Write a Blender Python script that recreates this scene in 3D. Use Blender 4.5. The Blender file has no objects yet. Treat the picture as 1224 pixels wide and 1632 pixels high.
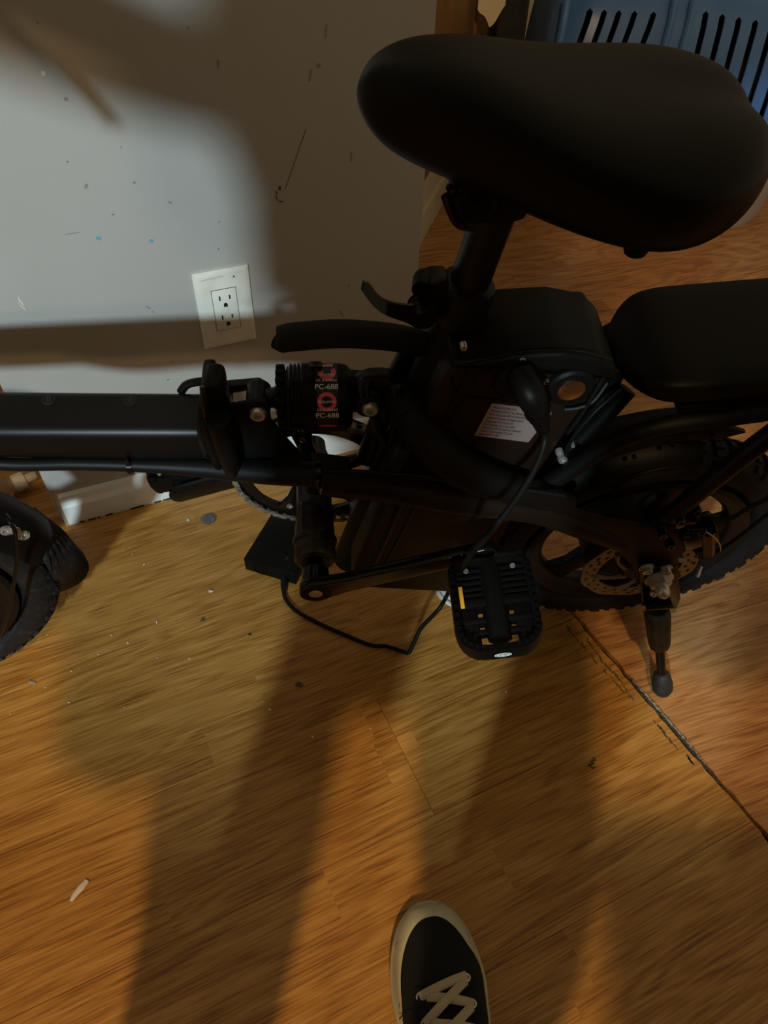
import bpy, bmesh, math, random
from mathutils import Vector, Matrix
random.seed(7)
SC = bpy.context.scene
COL = SC.collection
R = math.radians

# ------------------------------------------------------------------ camera
H = 0.94                      # phone height above the floor (m)
FPX = 1150.0                  # focal length in pixels of the 1224x1632 frame
down_c = Vector((566-612, 1880-816, FPX)).normalized()      # nadir vanishing point
Zc = -down_c
f_c = Vector((0, 0, 1))
Yc = (f_c - f_c.dot(Zc)*Zc).normalized()
Xc = Yc.cross(Zc)
RW = Matrix((Xc, Yc, Zc))     # photo-camera (x right, y down, z forward) -> world
CAM = Vector((0, 0, H))
cd = bpy.data.cameras.new('camera')
cam = bpy.data.objects.new('camera', cd)
COL.objects.link(cam)
right = RW @ Vector((1, 0, 0)); up = RW @ Vector((0, -1, 0)); back = RW @ Vector((0, 0, -1))
m = Matrix((right, up, back)).transposed().to_4x4()
m.translation = CAM
cam.matrix_world = m
cd.sensor_fit = 'VERTICAL'
cd.sensor_height = 36.0
cd.lens = 36.0*FPX/1632.0
cd.clip_start = 0.02
SC.camera = cam

# ------------------------------------------------------------------ world, exposure, lights
SC.view_settings.view_transform = 'Standard'
SC.view_settings.look = 'None'
SC.view_settings.gamma = 1.0
SC.view_settings.use_curve_mapping = False
SC.view_settings.exposure = 0.0
w = bpy.data.worlds.new('room_glow'); SC.world = w
w.use_nodes = True
bg = w.node_tree.nodes['Background']
bg.inputs['Color'].default_value = (1.0, 0.80, 0.50, 1)
bg.inputs['Strength'].default_value = 0.30

def lamp(name, loc, target, power, color, size, spread=180):
    ld = bpy.data.lights.new(name, 'AREA'); ld.shape = 'DISK'; ld.size = size
    ld.energy = power; ld.color = color; ld.spread = R(spread)
    o = bpy.data.objects.new(name, ld); COL.objects.link(o)
    o.location = loc
    o.rotation_euler = (Vector(target)-Vector(loc)).to_track_quat('-Z', 'Y').to_euler()
    return o
lamp('ceiling_lamp', (0.05, -1.30, 2.35), (0.1, 0.5, 0), 38.0, (1.0, 0.66, 0.32), 0.10)
lamp('window_lamp', (-0.386, -1.95, 1.44), (-0.2, 0.8, 0.3), 76.0, (0.70, 0.91, 1.0), 0.13)
lamp('table_lamp', (-0.20, -1.75, 1.19), (-0.3, 0.8, 0.3), 6.5, (1.0, 0.62, 0.28), 0.10)

# ------------------------------------------------------------------ pixel -> place helpers
def ray(px, py): return (RW @ Vector((px-612, py-816, FPX))).normalized()
def onplane(px, py, p, n):
    r = ray(px, py); n = Vector(n)
    return CAM + r*((Vector(p)-CAM).dot(n)/r.dot(n))
def flr(px, py, z=0.0): return onplane(px, py, (0, 0, z), (0, 0, 1))
# bicycle frame: u forward (to the left), v towards the camera side, w up
HEAD, LEAN = R(6), R(9)
BO = Vector((0.376, 0.696, 0))
U0 = Vector((-math.cos(HEAD), -math.sin(HEAD), 0)); V0 = Vector((math.sin(HEAD), -math.cos(HEAD), 0))
W0 = Vector((0, 0, 1))
BW = W0*math.cos(LEAN)+V0*math.sin(LEAN); BV = V0*math.cos(LEAN)-W0*math.sin(LEAN); BU = U0
def L(px, py, v=0.0):
    d = onplane(px, py, BO+BV*v, BV)-BO
    return Vector((d.dot(BU), v, d.dot(BW)))
def bike_local(p):
    d = Vector(p)-BO
    return Vector((d.dot(BU), d.dot(BV), d.dot(BW)))

# ------------------------------------------------------------------ materials
def mat(name, col=(.5, .5, .5), rough=.5, metal=0.0, spec=.5, noise=None, bump=None, trans=0.0, ior=1.45, coat=0.0, alpha=1.0):
    m = bpy.data.materials.new(name); m.use_nodes = True
    nt = m.node_tree; b = nt.nodes['Principled BSDF']
    b.inputs['Base Color'].default_value = (*col, 1)
    b.inputs['Roughness'].default_value = rough
    b.inputs['Metallic'].default_value = metal
    b.inputs['Specular IOR Level'].default_value = spec
    b.inputs['Transmission Weight'].default_value = trans
    b.inputs['IOR'].default_value = ior
    b.inputs['Coat Weight'].default_value = coat
    b.inputs['Alpha'].default_value = alpha
    tc = nt.nodes.new('ShaderNodeTexCoord')
    if noise:                      # (scale, colour2, lo, hi)
        n = nt.nodes.new('ShaderNodeTexNoise'); n.inputs['Scale'].default_value = noise[0]; n.inputs['Detail'].default_value = 6
        nt.links.new(tc.outputs['Object'], n.inputs['Vector'])
        r = nt.nodes.new('ShaderNodeValToRGB')
        r.color_ramp.elements[0].position = noise[2]; r.color_ramp.elements[1].position = noise[3]
        r.color_ramp.elements[0].color = (*col, 1); r.color_ramp.elements[1].color = (*noise[1], 1)
        nt.links.new(n.outputs['Fac'], r.inputs['Fac']); nt.links.new(r.outputs['Color'], b.inputs['Base Color'])
    if bump:                       # (scale, strength)
        n2 = nt.nodes.new('ShaderNodeTexNoise'); n2.inputs['Scale'].default_value = bump[0]; n2.inputs['Detail'].default_value = 4
        nt.links.new(tc.outputs['Object'], n2.inputs['Vector'])
        bp = nt.nodes.new('ShaderNodeBump'); bp.inputs['Strength'].default_value = bump[1]; bp.inputs['Distance'].default_value = .002
        nt.links.new(n2.outputs['Fac'], bp.inputs['Height']); nt.links.new(bp.outputs['Normal'], b.inputs['Normal'])
    return m

def wood(name, base, light, dark, strips, wave_scale, along, across, red=0.0):
    """laminate: stretched noise + ring-like wave, small per-strip tone changes. Object x runs along the board."""
    m = bpy.data.materials.new(name); m.use_nodes = True
    nt = m.node_tree; N = nt.nodes; K = nt.links; b = N['Principled BSDF']
    tc = N.new('ShaderNodeTexCoord'); oi = N.new('ShaderNodeObjectInfo')
    sep = N.new('ShaderNodeSeparateXYZ'); K.new(tc.outputs['Object'], sep.inputs[0])
    # strip index across the board -> random shift along the board
    fy = N.new('ShaderNodeMath'); fy.operation = 'MULTIPLY'; fy.inputs[1].default_value = strips; K.new(sep.outputs['Y'], fy.inputs[0])
    fl = N.new('ShaderNodeMath'); fl.operation = 'FLOOR'; K.new(fy.outputs[0], fl.inputs[0])
    wn = N.new('ShaderNodeTexWhiteNoise'); wn.noise_dimensions = '2D'
    cmb = N.new('ShaderNodeCombineXYZ'); K.new(fl.outputs[0], cmb.inputs[0]); K.new(oi.outputs['Random'], cmb.inputs[1]); K.new(cmb.outputs[0], wn.inputs['Vector'])
    sx = N.new('ShaderNodeMath'); sx.operation = 'MULTIPLY_ADD'; sx.inputs[1].default_value = 1/0.62
    K.new(sep.outputs['X'], sx.inputs[0]); K.new(wn.outputs['Value'], sx.inputs[2])
    fx = N.new('ShaderNodeMath'); fx.operation = 'FLOOR'; K.new(sx.outputs[0], fx.inputs[0])
    wn2 = N.new('ShaderNodeTexWhiteNoise'); wn2.noise_dimensions = '3D'
    c2 = N.new('ShaderNodeCombineXYZ'); K.new(fl.outputs[0], c2.inputs[0]); K.new(fx.outputs[0], c2.inputs[1]); K.new(oi.outputs['Random'], c2.inputs[2]); K.new(c2.outputs[0], wn2.inputs['Vector'])
    # shifted, stretched coordinates
    mp = N.new('ShaderNodeMapping'); mp.inputs['Scale'].default_value = (along, across, 1)
    add = N.new('ShaderNodeVectorMath'); add.operation = 'MULTIPLY_ADD'; add.inputs[1].default_value = (7, 3, 5)
    K.new(wn2.outputs['Color'], add.inputs[0]); K.new(tc.outputs['Object'], add.inputs[2])
    K.new(add.outputs[0], mp.inputs['Vector'])
    n1 = N.new('ShaderNodeTexNoise'); n1.inputs['Scale'].default_value = 1.0; n1.inputs['Detail'].default_value = 3; n1.inputs['Distortion'].default_value = .6
    K.new(mp.outputs[0], n1.inputs['Vector'])
    # growth rings: sine of a smooth stretched field
    rg = N.new('ShaderNodeMath'); rg.operation = 'MULTIPLY'; rg.inputs[1].default_value = wave_scale; K.new(n1.outputs['Fac'], rg.inputs[0])
    sn = N.new('ShaderNodeMath'); sn.operation = 'SINE'; K.new(rg.outputs[0], sn.inputs[0])
    # fine pores
    mp2 = N.new('ShaderNodeMapping'); mp2.inputs['Scale'].default_value = (16, 470, 1); K.new(add.outputs[0], mp2.inputs['Vector'])
    n2 = N.new('ShaderNodeTexNoise'); n2.inputs['Scale'].default_value = 1.0; n2.inputs['Detail'].default_value = 2; K.new(mp2.outputs[0], n2.inputs['Vector'])
    n3 = N.new('ShaderNodeTexNoise'); n3.inputs['Scale'].default_value = 5.0; K.new(add.outputs[0], n3.inputs['Vector'])
    mx = N.new('ShaderNodeMath'); mx.operation = 'MULTIPLY_ADD'; mx.inputs[1].default_value = .11; mx.inputs[2].default_value = .5; K.new(sn.outputs[0], mx.inputs[0])
    mx2 = N.new('ShaderNodeMath'); mx2.operation = 'MULTIPLY_ADD'; mx2.inputs[1].default_value = 1.25; K.new(n2.outputs['Fac'], mx2.inputs[0]); K.new(mx.outputs[0], mx2.inputs[2])
    mx3 = N.new('ShaderNodeMath'); mx3.operation = 'MULTIPLY_ADD'; mx3.inputs[1].default_value = .07; K.new(wn2.outputs['Value'], mx3.inputs[0]); K.new(mx2.outputs[0], mx3.inputs[2])
    mx4 = N.new('ShaderNodeMath'); mx4.operation = 'MULTIPLY_ADD'; mx4.inputs[1].default_value = .35; K.new(n3.outputs['Fac'], mx4.inputs[0]); K.new(mx3.outputs[0], mx4.inputs[2])
    sb = N.new('ShaderNodeMath'); sb.operation = 'SUBTRACT'; sb.inputs[1].default_value = .84; K.new(mx4.outputs[0], sb.inputs[0])
    cr = N.new('ShaderNodeValToRGB')
    e = cr.color_ramp.elements
    e[0].position = .12; e[0].color = (*dark, 1); e[1].position = .85; e[1].color = (*light, 1)
    mid = e.new(.45); mid.color = (*base, 1)
    K.new(sb.outputs[0], cr.inputs['Fac']); K.new(cr.outputs['Color'], b.inputs['Base Color'])
    b.inputs['Roughness'].default_value = .42
    b.inputs['Specular IOR Level'].default_value = .35
    bp = N.new('ShaderNodeBump'); bp.inputs['Strength'].default_value = .12; bp.inputs['Distance'].default_value = .001
    K.new(n2.outputs['Fac'], bp.inputs['Height']); K.new(bp.outputs['Normal'], b.inputs['Normal'])
    return m

M_ = dict(
    paint=mat('black_satin_paint', (.0035, .0032, .003), .38, spec=.24, bump=(900, .04)),
    matte=mat('black_matte_paint', (.0035, .0032, .0028), .55, spec=.15, bump=(700, .06)),
    gloss=mat('black_gloss_paint', (.003, .003, .003), .18, spec=.32),
    plastic=mat('black_plastic', (.003, .0029, .0025), .46, spec=.14, bump=(500, .05)),
    brown=mat('black_brown_steel', (.010, .0055, .0035), .45, spec=.15),
    rubber=mat('black_rubber', (.006, .0056, .005), .68, spec=.22, noise=(60, (.011, .010, .009), .45, .8), bump=(300, .2)),
    dusty=mat('dusty_rubber', (.008, .008, .0078), .6, spec=.28, noise=(90, (.024, .024, .023), .5, .85), bump=(300, .2)),
    saddle=mat('saddle_vinyl', (.003, .0028, .0022), .42, spec=.16, bump=(1600, .10)),
    cush=mat('cushion_vinyl', (.0028, .0026, .002), .44, spec=.14, bump=(1200, .10)),
    steel=mat('zinc_steel', (.50, .48, .45), .30, metal=.75, noise=(200, (.36, .34, .30), .4, .8)),
    disc=mat('brake_disc_steel', (.22, .17, .115), .42, metal=.5, noise=(120, (.20, .15, .10), .4, .7)),
    chain=mat('chain_steel', (.26, .21, .16), .45, metal=.35, noise=(150, (.07, .05, .04), .4, .7)),
    greasy=mat('greasy_steel', (.012, .011, .007), .42, metal=.2, noise=(70, (.07, .058, .035), .5, .8), bump=(150, .5)),
    cable=mat('cable_sheath', (.0035, .0035, .0035), .5, spec=.2),
    brass=mat('lock_face', (.42, .33, .22), .25, metal=1),
    pink=mat('pink_print', (.62, .07, .13), .5), white=mat('white_print', (.75, .73, .70), .5), blackink=mat('black_print', (.01, .01, .01), .6),
    labelblack=mat('black_label', (.006, .005, .005), .45),
    paper=mat('battery_sticker_paper', (.17, .13, .12), .6),
    amber=mat('amber_reflector', (.75, .34, .03), .3),
    wallp=mat('grey_wall_paint', (.40, .385, .36), .62, noise=(3.0, (.36, .335, .30), .45, .8), bump=(160, .10)),
    trimw=mat('white_trim_paint', (.74, .72, .69), .45, noise=(30, (.60, .54, .46), .55, .85), bump=(60, .1)),
    creamw=mat('cream_trim_paint', (.50, .43, .30), .5, noise=(20, (.42, .35, .23), .4, .7)),
    rawwood=mat('raw_trim_wood', (.45, .34, .20), .7, noise=(60, (.32, .22, .12), .4, .7)),
    outlet=mat('outlet_plastic', (.70, .69, .62), .35, noise=(40, (.58, .55, .46), .5, .8)),
    hole=mat('dark_opening', (.004, .004, .004), .9),
    scuff=mat('dark_scuff', (.07, .055, .04), .8), scuffb=mat('brown_scuff', (.25, .22, .18), .8),
    grime=mat('grime', (.025, .02, .014), .8, noise=(300, (.10, .08, .05), .5, .8)),
    crumbw=mat('white_crumb', (.62, .58, .52), .8), crumbc=mat('cream_crumb', (.55, .45, .30), .8),
    subfl=mat('dark_subfloor', (.010, .008, .006), .9, noise=(60, (.03, .022, .015), .4, .7)),
    shred=mat('frayed_underlay', (.26, .22, .17), .9, noise=(260, (.07, .055, .04), .45, .6), bump=(400, .8)),
    blue=mat('blue_plastic', (.045, .125, .34), .36, noise=(9, (.06, .15, .37), .4, .7), bump=(40, .04)),
    pale=mat('pale_plastic', (.36, .34, .37), .4),
    card=mat('orange_brown_wood', (.20, .098, .028), .5, noise=(14, (.16, .078, .022), .4, .7)),
    bagm=mat('black_bag_cloth', (.010, .010, .011), .75, noise=(20, (.02, .02, .02), .4, .7)),
    cloth=mat('cream_cloth', (.55, .46, .33), .85, bump=(200, .3)),
    canvas=mat('black_canvas', (.0032, .0032, .0036), .9, bump=(1500, .35)),
    toecap=mat('off_white_rubber', (.50, .46, .33), .5, noise=(30, (.40, .36, .24), .4, .75)),
    lace=mat('cream_lace', (.46, .38, .25), .85, bump=(900, .5)),
    clear=mat('clear_plastic', (.90, .88, .84), .12, trans=.92, ior=1.42),
    frost=mat('frosted_plastic', (.85, .83, .80), .30, trans=.35, ior=1.4),
    amberliq=mat('tan_plastic', (.70, .52, .36), .2, trans=.6, ior=1.4),
    teal=mat('teal_label', (.10, .26, .24), .5),
    skin=mat('skin', (.42, .24, .16), .5), denim=mat('dark_trousers', (.02, .022, .03), .85), shirt=mat('dark_shirt', (.03, .03, .035), .85),
)
M_['sleeve'] = mat('worn_dark_rubber', (.018, .018, .018), .55, spec=.3, noise=(60, (.04, .039, .037), .45, .8), bump=(300, .2))
M_['floor'] = wood('honey_laminate', (.36, .165, .032), (.50, .26, .066), (.19, .070, .010), 16.85, 80, 1.3, 10)
M_['floor2'] = wood('reddish_laminate', (.36, .160, .052), (.50, .26, .10), (.16, .055, .012), 5.6, 85, 1.6, 7)

# ------------------------------------------------------------------ object helpers
def tag(o, label=None, cat=None, group=None, kind=None):
    if label: o['label'] = label
    if cat: o['category'] = cat
    if group: o['group'] = group
    if kind: o['kind'] = kind
    return o
def empty(name, loc=(0, 0, 0), mat_w=None, **k):
    o = bpy.data.objects.new(name, None); COL.objects.link(o); o.empty_display_size = .05
    if mat_w is not None: o.matrix_world = mat_w
    else: o.location = loc
    tag(o, **k); return o

class MB:
    def __init__(s): s.bm = bmesh.new()
    def box(s, c, size, rot=None, bev=0.0, seg=2, taper=None):
        bm2 = bmesh.new(); bmesh.ops.create_cube(bm2, size=1)
        for v in bm2.verts:
            if taper and v.co.z > 0: v.co.x *= taper[0]; v.co.y *= taper[1]
            v.co = Vector((v.co.x*size[0], v.co.y*size[1], v.co.z*size[2]))
        if bev > 0: bmesh.ops.bevel(bm2, geom=bm2.edges[:], offset=bev, segments=seg, affect='EDGES', profile=.5)
        M = Matrix.Translation(Vector(c)) @ (rot.to_4x4() if rot is not None else Matrix())
        bmesh.ops.transform(bm2, matrix=M, verts=bm2.verts); s.merge(bm2); return s
    def merge(s, b2):
        me = bpy.data.meshes.new('tmp'); b2.to_mesh(me); b2.free(); s.bm.from_mesh(me); bpy.data.meshes.remove(me)
    def rings(s, rings, cap=True, closed=False):
        bm = s.bm; R_ = [[bm.verts.new(p) for p in r] for r in rings]
        n = len(R_[0]); cnt = len(R_)
        for i in range(cnt if closed else cnt-1):
            a, b = R_[i], R_[(i+1) % cnt]
            for j in range(n):
                try: bm.faces.new((a[j], a[(j+1) % n], b[(j+1) % n], b[j]))
                except ValueError: pass
        if cap and not closed:
            try: bm.faces.new(R_[0][::-1]); bm.faces.new(R_[-1])
            except ValueError: pass
        return s
    def tube(s, pts, rad, seg=12, smooth=0, flat=1.0, flatdir=None):
        pts = [Vector(p) for p in pts]
        if not isinstance(rad, (list, tuple)): rad = [rad]*len(pts)
        if smooth: pts, rad = catmull(pts, rad, smooth)
        rings = []; nrm = None
        for i, p in enumerate(pts):
            t = (pts[min(i+1, len(pts)-1)]-pts[max(i-1, 0)]).normalized()
            if nrm is None:
                ref = Vector(flatdir) if flatdir else (Vector((0, 0, 1)) if abs(t.z) < .9 else Vector((1, 0, 0)))
                nrm = (ref-ref.dot(t)*t).normalized()
            else: nrm = (nrm-nrm.dot(t)*t).normalized()
            bn = t.cross(nrm)
            rings.append([p+(nrm*math.cos(a)*flat+bn*math.sin(a))*rad[i] for a in [2*math.pi*k/seg for k in range(seg)]])
        return s.rings(rings)
    def lathe(s, p0, ax, prof, seg=24, cap=True, ref=None, a0=0, full=True):
        p0 = Vector(p0); ax = Vector(ax).normalized()
        r_ = Vector(ref) if ref else (Vector((0, 0, 1)) if abs(ax.z) < .9 else Vector((1, 0, 0)))
        e = (r_-r_.dot(ax)*ax).normalized(); g = ax.cross(e)
        return s.rings([[p0+ax*t+(e*math.cos(a)+g*math.sin(a))*r for a in [2*math.pi*k/seg for k in range(seg)]] for t, r in prof], cap=cap)
    def prism(s, poly, d, bev=0.0, seg=2):
        """poly: list of 3D points of the near face, d: offset vector to the far face"""
        b2 = bmesh.new(); d = Vector(d)
        a = [b2.verts.new(Vector(p)) for p in poly]; b = [b2.verts.new(Vector(p)+d) for p in poly]
        n = len(a)
        b2.faces.new(a); b2.faces.new(b[::-1])
        for i in range(n): b2.faces.new((a[i], b[i], b[(i+1) % n], a[(i+1) % n]))
        bmesh.ops.recalc_face_normals(b2, faces=b2.faces)
        if bev > 0: bmesh.ops.bevel(b2, geom=b2.edges[:], offset=bev, segments=seg, affect='EDGES', profile=.5)
        s.merge(b2); return s
    def ball(s, c, r, sub=2, scale=(1, 1, 1)):
        b2 = bmesh.new(); bmesh.ops.create_icosphere(b2, subdivisions=sub, radius=1)
        for v in b2.verts: v.co = Vector((v.co.x*r*scale[0], v.co.y*r*scale[1], v.co.z*r*scale[2]))+Vector(c)
        s.merge(b2); return s
    def build(s, name, material, parent=None, smooth=35, origin=None, **k):
        bmesh.ops.recalc_face_normals(s.bm, faces=s.bm.faces)
        if origin is not None:
            for v in s.bm.verts: v.co -= Vector(origin)
        me = bpy.data.meshes.new(name); s.bm.to_mesh(me); s.bm.free()
        me.materials.append(material)
        if smooth:
            me.polygons.foreach_set('use_smooth', [True]*len(me.polygons))
            me.set_sharp_from_angle(angle=R(smooth))
        o = bpy.data.objects.new(name, me); COL.objects.link(o)
        if origin is not None: o.location = origin
        if parent: o.parent = parent
        tag(o, **k); return o
def catmull(pts, rad, n):
    P = [pts[0]+(pts[0]-pts[1])]+pts+[pts[-1]+(pts[-1]-pts[-2])]; out = []; ro = []
    for i in range(1, len(P)-2):
        p0, p1, p2, p3 = P[i-1:i+3]
        for k in range(n):
            t = k/n
            out.append(.5*((2*p1)+(p2-p0)*t+(2*p0-5*p1+4*p2-p3)*t*t+(3*p1-p0-3*p2+p3)*t**3))
            ro.append(rad[i-1]*(1-t)+rad[i]*t)
    out.append(pts[-1]); ro.append(rad[-1]); return out, ro
def text_mesh(body, size, depth=.0):
    c = bpy.data.curves.new('txt', 'FONT'); c.body = body; c.size = size; c.align_x = 'CENTER'; c.align_y = 'CENTER'; c.extrude = depth; c.resolution_u = 3
    o = bpy.data.objects.new('txt', c); COL.objects.link(o)
    dg = bpy.context.evaluated_depsgraph_get()
    me = bpy.data.meshes.new_from_object(o.evaluated_get(dg))
    bpy.data.objects.remove(o); bpy.data.curves.remove(c); return me
def solidify(o, t, off=-1):
    md = o.modifiers.new('s', 'SOLIDIFY'); md.thickness = t; md.offset = off; return o
def rotm(*axes):     # columns
    return Matrix(axes).transposed()

# ================================================================== STRUCTURE
fl = empty('floor', kind='structure')
sub = MB().box((0.6, 1.3, -.022), (5.6, 6.0, .016)).build('subfloor', M_['subfl'], fl, smooth=0)
K1, K2 = flr(920, 985), flr(1224, 1335)
kd = (K2-K1).normalized(); kn = Vector((-kd.y, kd.x, 0))       # kn points to the right-hand floor
if kn.x < 0: kn = -kn
def clip(poly, p, n):
    out = []
    for i in range(len(poly)):
        a, b = poly[i], poly[(i+1) % len(poly)]
        da, db = (a-p).dot(n), (b-p).dot(n)
        if da >= 0: out.append(a)
        if da*db < 0: out.append(a+(b-a)*(da/(da-db)))
    return out
def boards(ang, off0, width, side, gap, material, name, xr, yr, lens, ox=0.0):
    t = Vector((math.cos(ang), math.sin(ang), 0)); n = Vector((-math.sin(ang), math.cos(ang), 0))
    rotz = Matrix.Rotation(ang, 3, 'Z'); inv = rotz.transposed()
    j0 = math.floor((-3-off0)/width); 
    for j in range(j0, j0+40):
        o0 = off0+j*width
        if o0 < yr[0] or o0 > yr[1]: continue
        s = xr[0]-((j*.437+ox) % 1.0)*lens
        while s < xr[1]:
            e = s+lens
            g = .00028
            poly = [t*(s+g)+n*(o0+g), t*(e-g)+n*(o0+g), t*(e-g)+n*(o0+width-g), t*(s+g)+n*(o0+width-g)]
            poly = clip(poly, K1+kn*side*gap, kn*side)
            if len(poly) >= 3:
                c = sum(poly, Vector())/len(poly)
                if -2.5 < c.x < 3.2 and -1.6 < c.y < 3.95:
                    b = MB(); pts = []
                    for i in range(len(poly)):     # ragged edge along the joint between the two floors
                        a, d = poly[i], poly[(i+1) % len(poly)]
                        pts.append(a)
                        onk = abs((a-K1).dot(kn*side)-gap) < 1e-5 and abs((d-K1).dot(kn*side)-gap) < 1e-5
                        if onk and (a-d).length > .02:
                            q = max(2, int((a-d).length/.012))
                            for z in range(1, q): pts.append(a.lerp(d, z/q)-kn*side*random.uniform(-.0022, .0012))
                    base = t*s+n*o0
                    top = [inv @ (p-base) for p in pts]
                    b.prism(top, (0, 0, -.009), bev=0)
                    o = b.build(name, material, fl, smooth=0)
                    o.location = base; o.rotation_euler = (0, 0, ang)
            s = e
boards(R(27), .627-.178*8, .178, -1, .0030, M_['floor'], 'plank', (-2.6, 2.6), (-1.6, 4.5), 1.19)
boards(R(20), .276-.178*8, .178, 1, .0030, M_['floor2'], 'board', (-1.0, 4.6), (-1.4, 3.9), 1.19, .31)
# frayed strip in the joint between the two floors
random.seed(3)
fa, fb = (flr(1012, 1082)-K1).dot(kd), (flr(1122, 1224)-K1).dot(kd)
def ribbon(name, m, lo, hi, z, a_, b_, seed, lab_):
    random.seed(seed); b = MB(); rg = []; nn_ = int((b_-a_)/.0022)
    for i in range(nn_+1):
        t = i/nn_; e_ = math.sin(math.pi*t)**.6; s_ = a_+(b_-a_)*t
        l0 = lo+random.uniform(-.0008, .0008); h0 = lo+(hi-lo)*e_*random.uniform(.55, 1.15)+.0004
        p0 = K1+kd*s_+kn*l0; p1 = K1+kd*(s_+random.uniform(-.001, .001))+kn*h0; zz = z+random.uniform(0, .0012)
        rg.append([p0+Vector((0, 0, zz*.3)), (p0+p1)/2+Vector((0, 0, zz)), p1+Vector((0, 0, .0002)), p1+Vector((0, 0, -.003)), p0+Vector((0, 0, -.003))])
    b.rings(rg); return b.build(name, m, fl, 0, label=lab_)
ribbon('frayed_joint_filler', M_['shred'], .0006, .0062, .0016, fa, fb, 3, 'frayed grey filler in the joint between the floors')
ribbon('frayed_joint_filler', M_['grime'], -.0026, .0012, .0008, fa-.03, fb+.05, 9, 'dark torn edge of the filler')
b = MB(); random.seed(5)
for seq in ([(905, 1000), (930, 1030), (955, 1060), (980, 1088), (1005, 1115)], [(935, 1018), (960, 1055), (985, 1080), (1012, 1118)], [(1045, 1150), (1060, 1170), (1078, 1194)], [(1095, 1205), (1105, 1218)]):
    for k in range(len(seq)-1):
        for z in range(7):
            t = z/7; px = seq[k][0]*(1-t)+seq[k+1][0]*t; py = seq[k][1]*(1-t)+seq[k+1][1]*t
            if random.random() < .12: continue
            b.box(flr(px+random.uniform(-2, 2), py)+Vector((0, 0, .0001)), (random.uniform(.003, .010), random.uniform(.0008, .0026), .0003), Matrix.Rotation(math.atan2(kd.y, kd.x)+random.uniform(-.3, .3), 3, 'Z'))
b.build('black_scuff', M_['scuff'], fl, smooth=0, kind='stuff', label='broken black scuff marks beside the floor joint')

# back wall (short partition)
wa, wb = flr(88, 843), flr(372, 768)
wd = (wb-wa).normalized(); wn = Vector((-wd.y, wd.x, 0)); BBT = .014      # baseboard thickness
wp = wa+wn*BBT
def wal(px, py, off=0.0): return onplane(px, py, wp-wn*off, wn)
def wcoord(p): d = p-wp; return d.dot(wd), d.z
x0 = wcoord(wal(62, 752))[0]; x1 = wcoord(wal(697, 0))[0]
WR = Matrix.Rotation(math.atan2(wd.y, wd.x), 3, 'Z')
b = MB().box((0, 0, 0), (x1-x0, .115, 2.4), bev=.002)
wall = b.build('wall_back', M_['wallp'], None, smooth=30, kind='structure')
wall.location = wp+wd*(x0+x1)/2+wn*.0575+Vector((0, 0, 1.2)); wall.rotation_euler = (0, 0, math.atan2(wd.y, wd.x))
def onwall(name, material, label, shapes, **k):
    b = MB()
    for (px, py, sx, sz, ang) in shapes:
        p = wal(px, py, .0004)
        b.box(WR.transposed() @ (p-wall.location), (sx*.72, .0006, sz*.72), Matrix.Rotation(ang, 3, 'Y'))
    return b.build(name, material, wall, smooth=0, label=label, **k)
onwall('scuff_mark', M_['scuff'], 'thin dark scratch and smudge right of the middle of the wall',
       [(487-i*1.25, 208+i*3.6, .0006+.0003*(i % 3 == 0), .0035, .30+random.uniform(-.1, .1)) for i in range(27)] +
       [(446, 300, .004, .008, .2), (441, 307, .007, .002, .9), (448, 321, .010, .0014, .35), (441, 315, .0016, .010, -.3)], kind='stuff')
onwall('scuff_mark', M_['scuffb'], 'small brown nicks scattered over the grey wall',
       [(137, 297, .004, .008, .6), (214, 291, .004, .004, 0), (180, 342, .004, .003, 0), (271, 323, .006, .003, .3), (348, 102, .003, .012, 0), (349, 354, .003, .003, 0), (60, 36, .003, .003, 0),
        (300, 44, .003, .003, 0), (560, 250, .002, .018, .1), (495, 120, .002, .020, .25), (508, 104, .006, .005, .5), (520, 50, .0016, .02, .1), (105, 158, .005, .005, .3), (107, 258, .003, .003, 0), (348, 397, .004, .003, 0), (193, 235, .002, .003, 0),
        (556, 455, .003, .004, 0), (545, 500, .002, .02, -.4), (236, 490, .010, .0018, .7), (244, 497, .006, .0016, .9), (115, 372, .025, .001, 0), (268, 605, .006, .003, .2), (275, 577, .004, .002, .4)], kind='stuff')
onwall('paint_chip', M_['crumbw'], 'small white paint chips on the left of the wall',
       [(69, 117, .005, .006, .2), (33, 480, .003, .016, -.25), (37, 490, .0025, .012, -.5), (31, 483, .0016, .010, .1)], kind='stuff')
tealm = mat('teal_fleck', (.09, .36, .42), .5)
onwall('paint_chip', tealm, 'teal paint fleck at the left of the wall', [(157, 380, .008, .005, .5)])
onwall('paint_chip', mat('blue_fleck', (.12, .33, .46), .5), 'small blue paint fleck right of the teal one', [(241, 384, .007, .0055, .2)])
# baseboard along the wall
bb = MB()
def bbp(s, d, z): return wp+wd*s-wn*d+Vector((0, 0, z))
prof = [(0.0, .0), (BBT, .0), (BBT, .040), (BBT*.62, .049), (BBT*.55, .060), (0, .063)]
bb.rings([[bbp(s, d, z) for d, z in prof] for s in (x0+.012, x1)])
base = bb.build('baseboard_back', M_['trimw'], None, smooth=0, kind='structure')
b = MB(); b.prism([bbp(x0+.012, -.001, 0), bbp(x0+.012, BBT*1.05, 0), bbp(x0+.012, BBT*.7, .05), bbp(x0+.012, -.001, .070)], -wd*.005, bev=.0008)
b.build('raw_end', M_['rawwood'], base, smooth=0, label='bare splintered end of the baseboard')
b = MB(); random.seed(11)
for i in range(60):
    s = x0+.02+random.random()**.8*(x1-x0)*.6
    b.box(bbp(s, BBT+.0008, .0012), (random.uniform(.003, .012), .0016, .0022), Matrix.Rotation(math.atan2(wd.y, wd.x)+random.uniform(-.2, .2), 3, 'Z'))
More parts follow.
